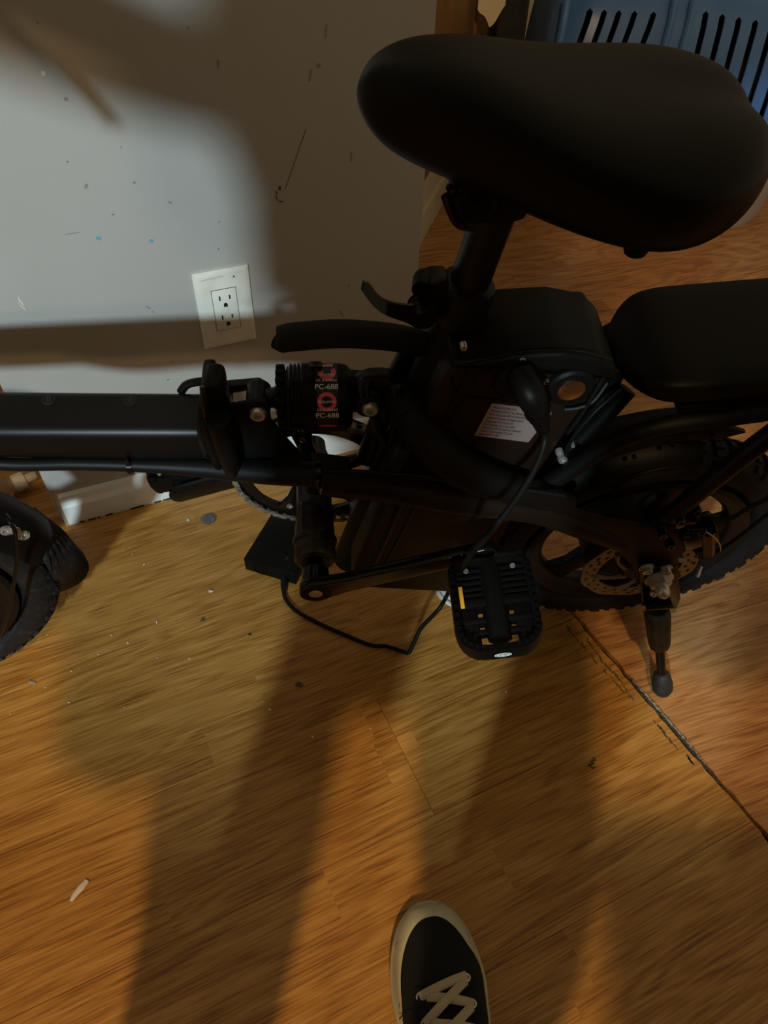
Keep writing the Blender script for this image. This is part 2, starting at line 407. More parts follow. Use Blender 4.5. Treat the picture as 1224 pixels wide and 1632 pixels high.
b.build('floor_grime', M_['grime'], fl, smooth=0, kind='stuff', label='dark grime along the foot of the baseboard')

# side wall beyond, with its tall cream baseboard
s0, s1 = flr(672, 388), flr(718, 305)
sd = (s1-s0).normalized(); sn = Vector((sd.y, -sd.x, 0))       # towards the open floor
b = MB(); A = s0-sd*.62; B = s0+sd*.80
for thick, z0, z1 in ((.0, 0, .085), (-.012, .085, .15)):
    b.prism([A+sn*thick+Vector((0, 0, z0)), B+sn*thick+Vector((0, 0, z0)), B+sn*thick+Vector((0, 0, z1)), A+sn*thick+Vector((0, 0, z1))], -sn*.02, bev=.003)
b.build('baseboard_side', M_['creamw'], None, smooth=0, kind='structure')
def onside(px, py): return onplane(px, py, s0-sn*.013, sn)
e_ = (onside(778, 20)-s0).dot(sd); e0 = (onside(758, 20)-s0).dot(sd)
def sp_(s_, d, z): return s0+sd*s_+sn*d+Vector((0, 0, z))
b = MB(); b.prism([sp_(-.62, -.013, 0), sp_(e0-.002, -.013, 0), sp_(e0-.002, -.013, 2.4), sp_(-.62, -.013, 2.4)], -sn*.09)
ws = b.build('wall_side', M_['card'], None, smooth=0, kind='structure')
b = MB(); b.prism([sp_(e0, -.007, 0), sp_(e_, -.007, 0), sp_(e_, -.007, 2.4), sp_(e0, -.007, 2.4)], -sn*.10, bev=.002)
b.build('edge_post', M_['card'], ws, smooth=0)

far = mat('far_wall_paint', (.34, .30, .24), .7, noise=(3, (.30, .27, .22), .4, .7))
MB().box((.4, 3.95, 1.3), (6.4, .10, 2.6)).build('wall_far', far, None, 0, kind='structure')
MB().box((-2.45, 1.2, 1.3), (.10, 5.6, 2.6)).build('wall_left', far, None, 0, kind='structure')

# ================================================================== FAR THINGS
def yp(px, py, y): return onplane(px, py, (0, y, 0), (0, 1, 0))
# black bag with a pale cloth over its edge
bx0, bx1 = yp(790, 30, 2.35).x, yp(850, 30, 2.35).x
b = MB(); rings = []
for z, sx, sy in ((0, .90, .9), (.04, 1.02, 1.0), (.2, 1.05, 1.05), (.40, 1.0, .95), (.50, .92, .8), (.56, .7, .5), (.585, .3, .2)):
    rings.append([Vector(((bx0+bx1)/2+.02+sx*(bx1-bx0+.02)/2*math.copysign(abs(math.cos(a))**.55, math.cos(a)), 2.74+sy*.14*math.copysign(abs(math.sin(a))**.6, math.sin(a)), z)) for a in [2*math.pi*k/28 for k in range(28)]])
b.rings(rings)
bag = b.build('duffel_bag', M_['bagm'], None, smooth=60, origin=((bx0+bx1)/2+.02, 2.74, 0), label='black cloth bag standing between the brown cupboard and the blue crate', cat='bag')
b = MB(); c0 = yp(790, 5, 2.30)
pts = [c0+Vector((x*.036-.01, 0, -.01-.045*max(0, 1-abs(x))-.006*math.sin(x*5))) for x in [i/8-1 for i in range(17)]]
b.rings([[p+Vector((0, 0, .0)) for p in pts]+[p+Vector((0, .012, .06)) for p in pts[::-1]], [p+Vector((0, .03, .0)) for p in pts]+[p+Vector((0, .04, .07)) for p in pts[::-1]]])
b.build('cloth', M_['cloth'], None, smooth=40, origin=(c0.x, c0.y, c0.z), label='pale cream cloth draped over the black bag at the top', cat='cloth')

# pet carrier: pale lower tub, vented blue upper shell
CY = 2.02; CX0, CX1, CD = .345, 1.10, .54; CZ = .56
ca = empty('pet_carrier', ((CX0+CX1)/2, CY+CD/2, 0), label='blue vented plastic pet carrier with a pale lower half behind the saddle', cat='pet carrier')
def rr(cx, cy, hx, hy, r, z, n=7):
    out = []
    for qx, qy, a0 in ((1, 1, 0), (-1, 1, 90), (-1, -1, 180), (1, -1, 270)):
        for k in range(n):
            a = R(a0+90*k/(n-1)); out.append(Vector((cx+qx*(hx-r)+r*math.cos(a), cy+qy*(hy-r)+r*math.sin(a), z)))
    return out
hx, hy = (CX1-CX0)/2, CD/2
b = MB(); b.rings([rr(0, 0, hx*.96, hy*.96, .19, 0), rr(0, 0, hx*.99, hy*.98, .20, .02), rr(0, 0, hx, hy, .20, .20), rr(0, 0, hx+.018, hy+.018, .21, .205), rr(0, 0, hx+.018, hy+.018, .21, .225), rr(0, 0, hx, hy, .20, .228)])
b.build('lower_tub', M_['pale'], ca, smooth=35)
b = MB(); b.rings([rr(0, 0, hx+.02, hy+.02, .20, .229), rr(0, 0, hx+.02, hy+.02, .20, .25), rr(0, 0, hx, hy, .10, .256), rr(0, 0, hx*.975, hy*.93, .10, .40), rr(0, 0, hx*.95, hy*.87, .10, .48), rr(0, 0, hx*.91, hy*.79, .10, .525), rr(0, 0, hx*.84, hy*.66, .09, .548), rr(0, 0, hx*.6, hy*.5, .08, .556)], cap=True)
shell = b.build('upper_shell', M_['blue'], None, smooth=50)
bpy.context.view_layer.update()
# cut the slots for real: an inner hollow, then the slots through the shell
cut = MB(); 
def slot(x, z0, z1, lean, w=.013):
    cut.prism([Vector((x-w/2, -hy-.08, z0)), Vector((x+w/2, -hy-.08, z0)), Vector((x+w/2+lean, -hy-.08, z1)), Vector((x+lean, -hy-.08, z1+.006)), Vector((x-w/2+lean, -hy-.08, z1))], (0, .16, 0))
cxm = (CX0+CX1)/2
def lx(px, py, z):     # local x on the front face for a pixel at height z
    return yp(px, py, CY+.03).x-cxm
for i, (px, py) in enumerate([(905, 60), (927, 60), (950, 60), (975, 60), (1005, 60)]): slot(lx(px, py, 0), .30, .50, .045, .014)
for i in range(7): slot(lx(1113+i*25.5, 75+i*4, 0), .28, .505-.004*i, .0, .014)
for k in range(6):
    for j in range(2+(k % 2)):
        p = onplane(1122+k*17+j*3, 12+j*9+k*3, (0, 0, .54), (0, 0, 1))
        cut.lathe((p.x-cxm, p.y-CY-CD/2, .40), (0, 0, 1), [(0, .0055), (.3, .0055)], seg=8)
cutter = cut.build('cutter', M_['hole'], None, smooth=0)
md = shell.modifiers.new('so', 'SOLIDIFY'); md.thickness = .006; md.offset = -1
m2 = shell.modifiers.new('b', 'BOOLEAN'); m2.object = cutter; m2.operation = 'DIFFERENCE'; m2.solver = 'EXACT'
bpy.context.view_layer.update()
me = bpy.data.meshes.new_from_object(shell.evaluated_get(bpy.context.evaluated_depsgraph_get()))
shell.modifiers.clear(); shell.data = me; bpy.data.objects.remove(cutter)
me.polygons.foreach_set('use_smooth', [True]*len(me.polygons)); me.set_sharp_from_angle(angle=R(40))
shell.parent = ca
for x in (lx(1040, 60, 0)+.02, lx(1063, 60, 0)+.03, lx(868, 40, 0)+.03):
    MB().tube([(x, -hy-.008, .26), (x+.008, -hy*.95-.002, .38), (x+.014, -hy*.88, .485), (x+.016, -hy*.80, .53)], .010, seg=10, smooth=4).build('rib', M_['blue'], ca)
MB().box((0, 0, .35), (hx*1.6, hy*1.4, .12), bev=.02).build('inner_shade_block', M_['bagm'], ca, label='dark block standing for the shade inside the vents')  # dark box gives the hollow its shade by colour

# ================================================================== OUTLET
oc = [wal(304.8, 436.6), wal(393.7, 419), wal(407.5, 536.6), wal(325.7, 555)]
oc_c = sum(oc, Vector())/4
ow = ((oc[1]-oc[0]).length+(oc[2]-oc[3]).length)/2; oh = ((oc[3]-oc[0]).length+(oc[2]-oc[1]).length)/2
outl = empty('wall_outlet', mat_w=Matrix.Translation(oc_c) @ rotm(wd, wn, Vector((0, 0, 1))).to_4x4(), label='white double socket outlet plate screwed to the grey wall', cat='outlet')
b = MB(); s = []
for d, k in ((0, 0), (-.0035, .0), (-.0062, .006), (-.0066, .009)):
    s.append([Vector((sx*(ow/2-k), d, sz*(oh/2-k))) for sx, sz in ((-1, -1), (1, -1), (1, 1), (-1, 1))])
b.rings(s); b.build('cover_plate', M_['outlet'], outl, smooth=25)
iw, ih = ow*.44, oh*.53
MB().box((0, -.0058, 0), (iw+.0014, .0022, ih+.0014)).build('recess_gap', M_['hole'], outl, smooth=0)
rec = MB().box((0, -.0068, 0), (iw, .0026, ih), bev=.0007).build('receptacle', M_['outlet'], outl, smooth=25)
for k, zc in enumerate((ih*.24, -ih*.24)):
    for sx in (-1, 1):
        MB().box((sx*.0075, -.0081, zc+.004), (.0022, .0005, .0075-.001*(sx > 0))).build('socket_slot', M_['hole'], outl, smooth=0)
    MB().prism([Vector((.0030*math.cos(a), -.0081, zc-.0075+.0032*math.sin(a))) for a in [R(-20+220*i/8) for i in range(9)]]+[Vector((-.0028, -.0081, zc-.011)), Vector((.0028, -.0081, zc-.011))], (0, -.0003, 0)).build('ground_hole', M_['hole'], outl, smooth=0)
MB().lathe((.018, -.0066, oh*.40), (0, -1, 0), [(0, .0016), (.0004, .0012)], seg=10).build('screw', M_['scuff'], outl)
MB().box((-ow*.16, -.0065, oh*.42), (ow*.4, .0003, .0014), Matrix.Rotation(-.05, 3, 'Y')).build('grime_smear', mat('grey_smear', (.45, .44, .38), .6), outl, smooth=0)

# ================================================================== BICYCLE
bike = empty('electric_bicycle', mat_w=Matrix.Translation(BO) @ rotm(BU, BV, BW).to_4x4(),
             label='black folding electric bicycle leaning on its kickstand in front of the wall', cat='bicycle')
Vv = Vector((0, 1, 0))
def P(mb, name, m, par=None, smooth=35, **k): return mb.build(name, m, par or bike, smooth, **k)
def pts(seq): return [L(*q) for q in seq]

# ---- saddle: sections along u
SN = L(568, 158, 0)
print('saddle nose', SN)
sad = []
#  du,   dw,   half width, up, down
SADW = .775
us_ = [0.0, 0.0202, 0.0606, 0.1347, 0.2525, 0.3704, 0.4882, 0.6061, 0.7071, 0.7912, 0.8687, 0.936, 0.9764, 1.0]
hw_ = [.004, 0.012, 0.0213, 0.0338, 0.048, 0.0643, 0.0805, 0.0926, 0.0973, 0.0926, 0.08, 0.0619, 0.0428, 0.0150]
dw_ = [0.003, 0.0056, 0.0065, 0.0059, 0.0021, -0.0039, -0.0095, -0.013, -0.0137, -0.0131, -0.0131, -0.0139, -0.0141, -0.0139]
up_ = [.004, .014, .021, .027, .030, .029, .028, .029, .030, .031, .031, .028, .018, .006]
dn2 = [.004, .018, .030, .038, .042, .044, .046, .048, .050, .050, .046, .036, .022, .008]
sec = [(u*.2783, d, h, a*1.12, b_*1.12) for u, d, h, a, b_ in zip(us_, dw_, hw_, up_, dn2)]
rings = []
for du, dw, hw, upz, dn in sec:
    r = []
    for k in range(32):
        a = 2*math.pi*k/32; c, s_ = math.cos(a), math.sin(a)
        y = hw*math.copysign(abs(c)**.75, c)
        z = (upz if s_ > 0 else dn)*math.copysign(abs(s_)**.8, s_)
        if s_ > 0 and du > .17: z -= .006*math.exp(-(y/.02)**2)*min(1, (du-.17)/.06)
        r.append(Vector((SN.x-du, y+.0222*du/.2783, SN.z+dw+z)))
    rings.append(r)
b = MB(); b.rings(rings)
sdl = P(b, 'saddle', M_['saddle'], smooth=80)
md = sdl.modifiers.new('sub', 'SUBSURF'); md.levels = 1; md.render_levels = 2
P(MB().ball(L(1012, 402, .05)+Vector((0, 0, .002)), .008, 2, (1.2, 1, .7)), 'saddle_bumper', M_['rubber'], sdl)
# seat post, clamp and rails
sp0, sp1 = L(784, 352, 0), L(738, 478, 0)
sd_ = (sp1-sp0).normalized()
P(MB().tube([sp0-sd_*.02, sp1+sd_*.03], .0172, 24), 'seat_post', M_['paint'])
b = MB()
b.prism(pts([(728, 300, .03), (740, 345, .03), (755, 356, .03), (800, 362, .03), (838, 352, .03), (845, 335, .03), (800, 318, .03), (760, 300, .03)]), Vv*-.055, bev=.004)
b.lathe(L(757, 320, .034), Vv, [(0, .016), (.004, .016), (.006, .012), (.010, .011), (.010, .006), (.013, .006)], 16)
P(b, 'saddle_clamp', M_['plastic'])
for sv in (.022, -.022):
    P(MB().tube(pts([(700, 250, sv), (730, 296, sv), (770, 308, sv), (840, 330, sv), (900, 330, sv), (960, 340, sv)]), .0038, 8, 4), 'saddle_rail', M_['steel'])
P(MB().tube(pts([(716, 308, .035), (730, 345, .036), (742, 356, .036), (756, 358, .034)]), .0032, 8, 3, flat=2.0), 'clamp_bracket', M_['gloss'])
b = MB()
for i in range(5): b.lathe(L(735+i*5, 300+i*7, .028), sd_, [(0, .009), (.002, .011), (.004, .009)], 14)
P(b, 'suspension_spring', M_['paint'])

# ---- seat tube, collar, quick release
st0, st1 = L(733, 498, 0), L(556, 890, 0)
P(MB().tube([st0, st1], .0215, 28), 'seat_tube', M_['matte'])
b = MB(); c = L(739, 474, 0)
b.lathe(c-sd_*.012, sd_, [(-.006, .0195), (-.004, .0235), (.003, .025), (.018, .025), (.022, .0265), (.030, .0265), (.033, .0240)], 28)
P(b, 'seat_collar', M_['paint'])
b = MB(); b.prism(pts([(716, 452, .012), (690, 452, .012), (668, 462, .012), (664, 490, .012), (690, 512, .012), (722, 508, .012)]), Vv*-.026, bev=.004)
P(b, 'collar_lugs', M_['paint'])
b = MB()
b.tube([L(674, 440, -.014), L(673, 446, .0), L(671, 462, .014)], [.0070, .0085, .0080], 14)
P(b, 'quick_release_nut', M_['plastic'])
b = MB()
b.tube([L(668, 478, .004), L(676, 512, .030)], [.0085, .0095], 16)
for k in range(4): p_ = L(669+k*2, 482+k*8, .006+k*.006); b.lathe(p_, L(676, 512, .030)-L(668, 478, .004), [(-.0016, .0085), (0, .0110), (.0016, .0085)], 18)
P(b, 'quick_release_pivot', M_['plastic'])
b = MB()
top = pts([(578, 449, .030), (590, 454, .030), (602, 470, .031), (618, 481, .031), (642, 486, .032), (664, 487, .032)]); low = pts([(575, 461, .036), (583, 473, .036), (598, 491, .037), (618, 504, .037), (646, 514, .037), (664, 524, .037)])
b.rings([[a, bq, bq+Vector((0, -.006, -.003)), a+Vector((0, -.006, -.003))] for a, bq in zip(catmull(top, [0]*6, 5)[0], catmull(low, [0]*6, 5)[0])])
P(b, 'quick_release_lever', M_['gloss'])

# ---- carry handle
hp = pts([(446, 541, 0), (470, 537, 0), (540, 532, 0), (600, 535, 0), (640, 540, 0), (672, 548, 0)])
b = MB(); b.tube([hp[0]+Vector((.002, 0, 0))]+hp, [.0075]+[.0122, .0130, .0130, .0128, .0125, .0122], 20, 5)
hnd = P(b, 'carry_handle', M_['rubber'])
P(MB().lathe(hp[0]+Vector((.001, 0, 0)), (1, 0, 0), [(0, .006), (.0015, .006), (.002, .003)], 14), 'handle_end_plug', M_['plastic'], hnd)
P(MB().tube(pts([(660, 548, -.022), (640, 590, -.022), (610, 660, -.022), (585, 730, -.022)]), .0125, 16, 3), 'brace_tube', M_['paint'])

# ---- main folding beam
def beam_sec(x, yt, ye, yb):
    tb = L(x, yt, -.027); te = L(x, ye, .029); bt = L(x, yb, .027); u = tb.x
    zt, zb = tb.z, bt.z; r = .013
    out = []
    for (cy, cz, a0) in ((.029-r, zt-r, 0), (-.029+r, zt-r, 90), (-.029+r, zb+r, 180), (.029-r, zb+r, 270)):
        for k in range(6):
            a = R(a0+18*k); out.append((cy+r*math.cos(a), cz+r*math.sin(a)))
    return u, out
uA, sA = beam_sec(300, 622, 660, 741); uB, sB = beam_sec(0, 619, 658, 735)
k = (.93-uA)/(uB-uA)
sC = [(a[0]+(c_[0]-a[0])*k, a[1]+(c_[1]-a[1])*k) for a, c_ in zip(sA, sB)]
print('beam', uA, uB, sA[3], sA[18], sB[3])
b = MB(); b.rings([[Vector((uA-.012, y, z)) for y, z in sA], [Vector((uA+.3, sA[i][0]+(sC[i][0]-sA[i][0])*.3/(.93-uA), sA[i][1]+(sC[i][1]-sA[i][1])*.3/(.93-uA))) for i in range(24)], [Vector((.93, y, z)) for y, z in sC]])
beam = P(b, 'main_beam', M_['paint'], smooth=50)
for px, py in ((75, 632), (205, 631)):
    q = L(px, py, -.012)
    ztop = sA[3][1]
    zt = max(z for y, z in sA)*(1-(q.x-uA)/(.93-uA))+max(z for y, z in sC)*((q.x-uA)/(.93-uA))
    rv = P(MB().lathe((q.x, q.y, zt-.0005), (0, 0, 1), [(0, .0072), (.0014, .0068), (.0017, .0045), (.0004, .0040)], 18), 'rivet_nut', M_['dusty'], beam)
    MB().lathe((q.x, q.y, zt+.0004), (0, 0, 1), [(0, .0036), (.0006, .0036)], 12).build('rivet_hole', M_['hole'], None).parent = beam
# head tube, stem and handlebar (above and left of the frame; they throw the shadows on the wall)
hu = .93
P(MB().tube([(hu+.035, 0, .36), (hu-.005, 0, .58)], .024, 20), 'head_tube', M_['paint'])

# ---- cable bundle under the beam with its tie
cb = pts([(-120, 720, .03), (0, 739, .03), (120, 739, .03), (208, 741, .03), (290, 744, .032), (360, 748, .036), (430, 753, .045), (510, 757, .055)])
cbo = P(MB().tube(cb, [.0068, .0068, .0070, .0072, .009, .0118, .0130, .0130], 14, 5), 'cable_sleeve', M_['cable'])
q = L(208, 742, .03); P(MB().lathe(q-Vector((.003, 0, 0)), (1, 0, 0), [(0, .0095), (.005, .0095)], 12).box(q+Vector((0, .004, .012)), (.004, .003, .008)), 'cable_tie', M_['gloss'], cbo)
q = L(508, 758, .055); P(MB().lathe(q-Vector((.002, 0, 0)), (1, .1, 0), [(0, .0155), (.004, .0155)], 16).box(q+Vector((0, .012, .006)), (.005, .003, .010)), 'cable_tie', M_['gloss'], cbo)
P(MB().tube(pts([(518, 752, .078), (580, 753, .080), (660, 759, .082), (720, 765, .084), (775, 773, .085)]), .0028, 8, 4), 'brake_cable', M_['plastic'])

# ---- fold hinge clamp
b = MB()
b.prism(pts([(316, 650, .033), (318, 705, .033), (342, 756, .033), (362, 756, .033), (345, 690, .033), (338, 650, .033)]), Vv*-.066, bev=.004)
P(b, 'hinge_flange', M_['paint'])
b = MB()
b.prism(pts([(321, 628, .034), (321, 668, .034), (330, 677, .034), (350, 677, .034), (360, 664, .034), (358, 628, .034), (352, 618, .034), (326, 618, .034)]), Vv*-.034, bev=.0055, seg=3)
hc = P(b, 'hinge_latch', M_['plastic'], smooth=40)
b = MB(); b.tube(pts([(346, 668, .046), (356, 700, .046), (366, 735, .046), (370, 752, .044)]), [.0125, .0120, .0100, .0070], 14, 3)
P(b, 'latch_lever', M_['plastic'], smooth=50)
b = MB(); b.tube(pts([(328, 672, .040), (338, 710, .040), (350, 745, .038)]), [.0075, .0070, .0050], 12, 3)
P(b, 'latch_rib', M_['plastic'], smooth=50)
b = MB(); b.tube(pts([(322, 616, .034), (324, 640, .040), (329, 668, .042)]), .0024, 8, 3)
P(b, 'worn_edge', M_['greasy'], hc, label='worn brassy edge of the hinge latch')
b = MB(); b.tube(pts([(288, 625, -.03), (298, 613, -.032), (320, 608, -.032), (345, 608, -.03)]), .0045, 10, 4)
P(b, 'hinge_hook', M_['paint'])
# rear half of the frame at the hinge: side cheeks that hold the shock and run down to the bottom bracket
for v in (.030, -.026):
    b = MB(); b.prism(pts([(352, 612, v), (352, 700, v), (366, 752, v), (500, 752, v), (488, 735, v), (455, 700, v), (432, 672, v), (430, 655, v), (425, 640, v) if v > 0 else (425, 632, v), (400, 642, v), (366, 648, v)]), Vv*-.006, bev=.0018)
    P(b, 'shock_cheek', M_['matte'], smooth=30)
b = MB(); b.prism(pts([(352, 606, -.028), (368, 604, -.028), (414, 600, -.028), (424, 606, -.028), (424, 615, -.028), (400, 612, -.028), (372, 616, -.028), (372, 650, -.028), (352, 650, -.028)]), Vv*.010, bev=.002)
P(b, 'clevis_back', M_['paint'])
b = MB(); b.prism(pts([(352, 646, .03), (366, 646, .03), (366, 608, -.028), (352, 606, -.028)]), (0, 0, -.05), bev=.002)
P(b, 'clevis_web', M_['paint'])
b = MB(); b.prism(pts([(495, 756, .02), (560, 764, .02), (560, 800, .02), (485, 790, .02)]), Vv*-.035, bev=.006)
P(b, 'lower_frame_web', M_['matte'])

# ---- shock absorber
s0_, s1_ = L(412, 634, 0), L(592, 633, 0)
ax = (s1_-s0_).normalized(); SL = (s1_-s0_).length
def sh(px): return (L(px, 634, 0)-s0_).dot(ax)
rk = (L(505, 591, 0)-L(505, 677, 0)).length/2*.86
shock = P(MB().lathe(s0_, ax, [(sh(456), rk*.72), (sh(458), rk*.90), (sh(466), rk*.97), (sh(480), rk*.99), (sh(495), rk), (sh(540), rk), (sh(551), rk*.96), (sh(560), rk*.80), (sh(562), rk*.45), (sh(575), rk*.42)], 48), 'shock_body', M_['plastic'], smooth=25)
b = MB()
for k in range(18):
    a = 2*math.pi*k/18; e = Vector((0, math.cos(a), math.sin(a)))
    c = s0_+ax*sh(449)+e*rk*.86
    b.box(c, (abs(sh(456)-sh(443)), .0055, .0075), rotm(ax, Vector((0, -math.sin(a), math.cos(a))), e), bev=.001)
b.lathe(s0_, ax, [(sh(443), rk*.80), (sh(457), rk*.80)], 32)
P(b, 'preload_ring', M_['plastic'], shock)
for k in range(4):
    P(MB().lathe(s0_, ax, [(sh(462+k*6), rk*.985), (sh(463.5+k*6), rk*1.012), (sh(465+k*6), rk*.985)], 40, cap=False), 'body_groove', M_['gloss'], shock)
P(MB().lathe(s0_, ax, [(sh(404), .0085), (sh(406), .0100), (sh(436), .0105), (sh(444), .014)], 20), 'shock_shaft', M_['paint'])
P(MB().lathe(s0_+Vector((0, .015, 0)), (0, -1, 0), [(0, .011), (.002, .0125), (.028, .0125), (.030, .011)], 20), 'shock_eye', M_['paint'], label='front eye of the shock')
P(MB().lathe(L(400, 633, .003), Vector((0, 1, 0)), [(-.004, .0035), (.004, .0035), (.005, .002)], 14), 'bushing', M_['brass'])
lab = P(MB().lathe(s0_, ax, [(sh(505), rk*1.004), (sh(537), rk*1.004)], 64, cap=False), 'shock_label', M_['labelblack'], shock, smooth=60, label='black label band printed in white and pink')
def wrap(me, uc, ang, r, name, m, flip=1):
    """bend a flat text mesh round the shock; ang measured from straight up towards the camera"""
    for v in me.vertices:
        x, y = v.co.x, v.co.y
        a = ang-y/r
        v.co = s0_+ax*(uc+x)+Vector((0, math.sin(a), math.cos(a)))*(r+.0003)
    me.materials.clear(); me.materials.append(m)
    o = bpy.data.objects.new(name, me); COL.objects.link(o); o.parent = lab; return o
def ringmesh(r0, r1, sx=1, sy=1, a0=0, a1=360, n=40):
    b = MB(); bm = b.bm; prev = None
    for k in range(n+1):
        a = R(a0+(a1-a0)*k/n); p = [bm.verts.new((math.cos(a)*r*sx, math.sin(a)*r*sy, 0)) for r in (r0, r1)]
        if prev: bm.faces.new((prev[0], prev[1], p[1], p[0]))
        prev = p
    me = bpy.data.meshes.new('ring'); bm.to_mesh(me); bm.free(); return me
uc = sh(521); wl = abs(sh(537)-sh(505))
RL = rk*1.006
wrap(ringmesh(wl*.27, wl*.46, 1.0, 1.0), uc, R(50), RL, 'pink_ring', M_['pink'])
wrap(ringmesh(wl*.20, wl*.42, 1.0, 1.25, 150, 395), uc+wl*.05, R(-2), RL, 'pink_ring', M_['pink'])
wrap(text_mesh('PC-688', wl*.37), uc, R(26), rk*1.010, 'printed_text', M_['white'])
wrap(text_mesh('PC-688', wl*.37), uc, R(73), rk*1.010, 'printed_text', M_['white'])
wrap(text_mesh('PC-688', wl*.32), uc-wl*.15, R(-20), rk*1.010, 'printed_text', M_['white'])
for a, tx in ((15, 'OIL & SPRING'), (63, 'OIL & SPRING'), (50, 'KSSLAWIN'), (4, 'KSSLAWIN')): wrap(text_mesh(tx, wl*.165), uc, R(a), rk*1.011, 'printed_text', M_['white'])
for a in (96, -30): wrap(ringmesh(0, wl*.46, 1, .14), uc, R(a), RL, 'pink_stripe', M_['pink'])
P(MB().box(L(503, 584, 0)+Vector((0, 0, .000)), (.013, .010, .006), bev=.002), 'air_valve', M_['gloss'], shock)
# rear clevis
b = MB()
b.lathe(L(589, 650, .026), -Vv, [(0, .0135), (.006, .0150), (.008, .0150), (.009, .013)], 24)
b.lathe(L(589, 650, -.016), -Vv, [(0, .013), (.006, .0145), (.008, .013)], 24)
b.lathe(L(589, 640, .012), -Vv, [(0, .0115), (.030, .0115)], 20)
b.tube(pts([(572, 616, .0), (590, 610, .0), (615, 610, .0), (630, 618, .0)]), [.012, .0145, .0145, .010], 16, 3)
b.tube(pts([(585, 640, .022), (578, 620, .016), (584, 606, .010)]), .0065, 10, 3)
P(b, 'rear_clevis', M_['paint'], smooth=50)
b = MB(); b.tube(pts([(594, 656, .022), (604, 684, .024), (616, 706, .018)]), .0055, 10, 3).tube(pts([(630, 616, .018), (636, 645, .024), (630, 680, .02), (616, 708, .018)]), .006, 10, 3)
b.tube(pts([(600, 652, .022), (618, 646, .022), (634, 640, .022)]), .0045, 10, 3)
P(b, 'clevis_strut', M_['paint'], smooth=50)
def bolt(px, py, v, r=.0085, name='clevis_bolt', m='steel', par=None, h=.009):
    c = L(px, py, v)
    o = P(MB().lathe(c-Vv*.004, Vv, [(0, r), (h*.75, r), (h, r*.85), (h, r*.48), (h*.6, r*.45)], 20, cap=True), name, M_[m], par)
    return o
bolt(411, 658, .030, .0080); bolt(590, 650, .026, .0080)

# ---- crank set
BC = Vector((L(500, 757, -.05).x, 0, L(500, 757, -.05).z))
print('bb', BC)
bb1 = L(522, 868, .085)
b = MB(); b0 = Vector((BC.x, -.045, BC.z)); axv = Vv
b.lathe((BC.x, -.04, BC.z), Vv, [(0, .0215), (.045, .0215), (.07, .0235), (.112, .0245), (.116, .022), (.118, .017), (.114, .012)], 28)
P(b, 'bottom_bracket_shell', M_['greasy'])
b = MB()
b.box((BC.x, .028, BC.z+.022), (.030, .045, .008), bev=.002).lathe((BC.x, .02, BC.z+.022), (0, 0, 1), [(0, .010), (.008, .008)], 12).lathe((BC.x, .045, BC.z), Vv, [(0, .0255), (.004, .0265), (.008, .0255)], 26)
P(b, 'cable_guide', M_['greasy'])
P(MB().lathe((BC.x, .07, BC.z), Vv, [(0, .0095), (.045, .0095)], 18), 'crank_spindle', M_['gloss'])
CR = .098
# chainring at v -.05
b = MB(); V1 = -.052; n = 52
outer = []; inner = []
for k in range(n*4):
    a = 2*math.pi*k/(n*4); rr_ = CR+(.003 if k % 4 in (1, 2) else -.002)
    outer.append((rr_*math.cos(a), rr_*math.sin(a))); inner.append((.080*math.cos(a), .080*math.sin(a)))
bm = b.bm
fo = [[bm.verts.new((BC.x+x, V1+s*.0018, BC.z+z)) for x, z in ring] for ring in (outer, inner) for s in (1, -1)]
N4 = n*4
for i in range(N4):
    j = (i+1) % N4
    bm.faces.new((fo[0][i], fo[0][j], fo[2][j], fo[2][i])); bm.faces.new((fo[1][i], fo[3][i], fo[3][j], fo[1][j]))
    bm.faces.new((fo[0][i], fo[1][i], fo[1][j], fo[0][j])); bm.faces.new((fo[2][i], fo[2][j], fo[3][j], fo[3][i]))
for k in range(5):
    a = R(82+72*k); d = Vector((math.cos(a), 0, math.sin(a))); t = Vector((-math.sin(a), 0, math.cos(a)))
    c0 = Vector((BC.x, V1+.003, BC.z))
    b.prism([c0+d*.018+t*.015, c0+d*.06+t*.010, c0+d*.084+t*.013, c0+d*.084-t*.013, c0+d*.06-t*.010, c0+d*.018-t*.015], Vv*-.006, bev=.0015)
ring = P(b, 'chainring', M_['gloss'], smooth=30)
for k in range(5):
    a = R(82+72*k); c = Vector((BC.x+.073*math.cos(a), V1+.003, BC.z+.073*math.sin(a)))
    P(MB().lathe(c, Vv, [(0, .0042), (.0022, .0042), (.0026, .0030), (.0012, .0020)], 14), 'chainring_bolt', M_['steel'], ring)
P(MB().lathe((BC.x, V1, BC.z), Vv, [(-.02, .022), (.006, .024), (.012, .020)], 24), 'crank_spider', M_['gloss'])
# chain guard disc
b = MB(); b.lathe((BC.x, V1-.010, BC.z), Vv, [(0, .104), (.002, .104), (.002, .088), (0, .088), (0, .104)], 64, cap=False)
P(b, 'chain_guard', M_['gloss'])
# chain: links round the ring then towards the rear sprocket
RS = .030; RC = Vector((.012, 0, .197)); path = []
ctr = Vector((BC.x, V1, BC.z)); rc = Vector((RC.x, V1, RC.z))
dd = (rc-ctr); D = dd.length; base_a = math.atan2(dd.z, dd.x); off = math.acos((CR-RS)/D)
a_top = base_a-off; a_bot = base_a+off      # tangent points (upper one on the larger angle side)
if math.sin(a_top) < math.sin(a_bot): a_top, a_bot = a_bot, a_top
def cp(c, r, a): return Vector((c.x+r*math.cos(a), V1, c.z+r*math.sin(a)))
aa = a_bot % (2*math.pi); at = a_top % (2*math.pi)
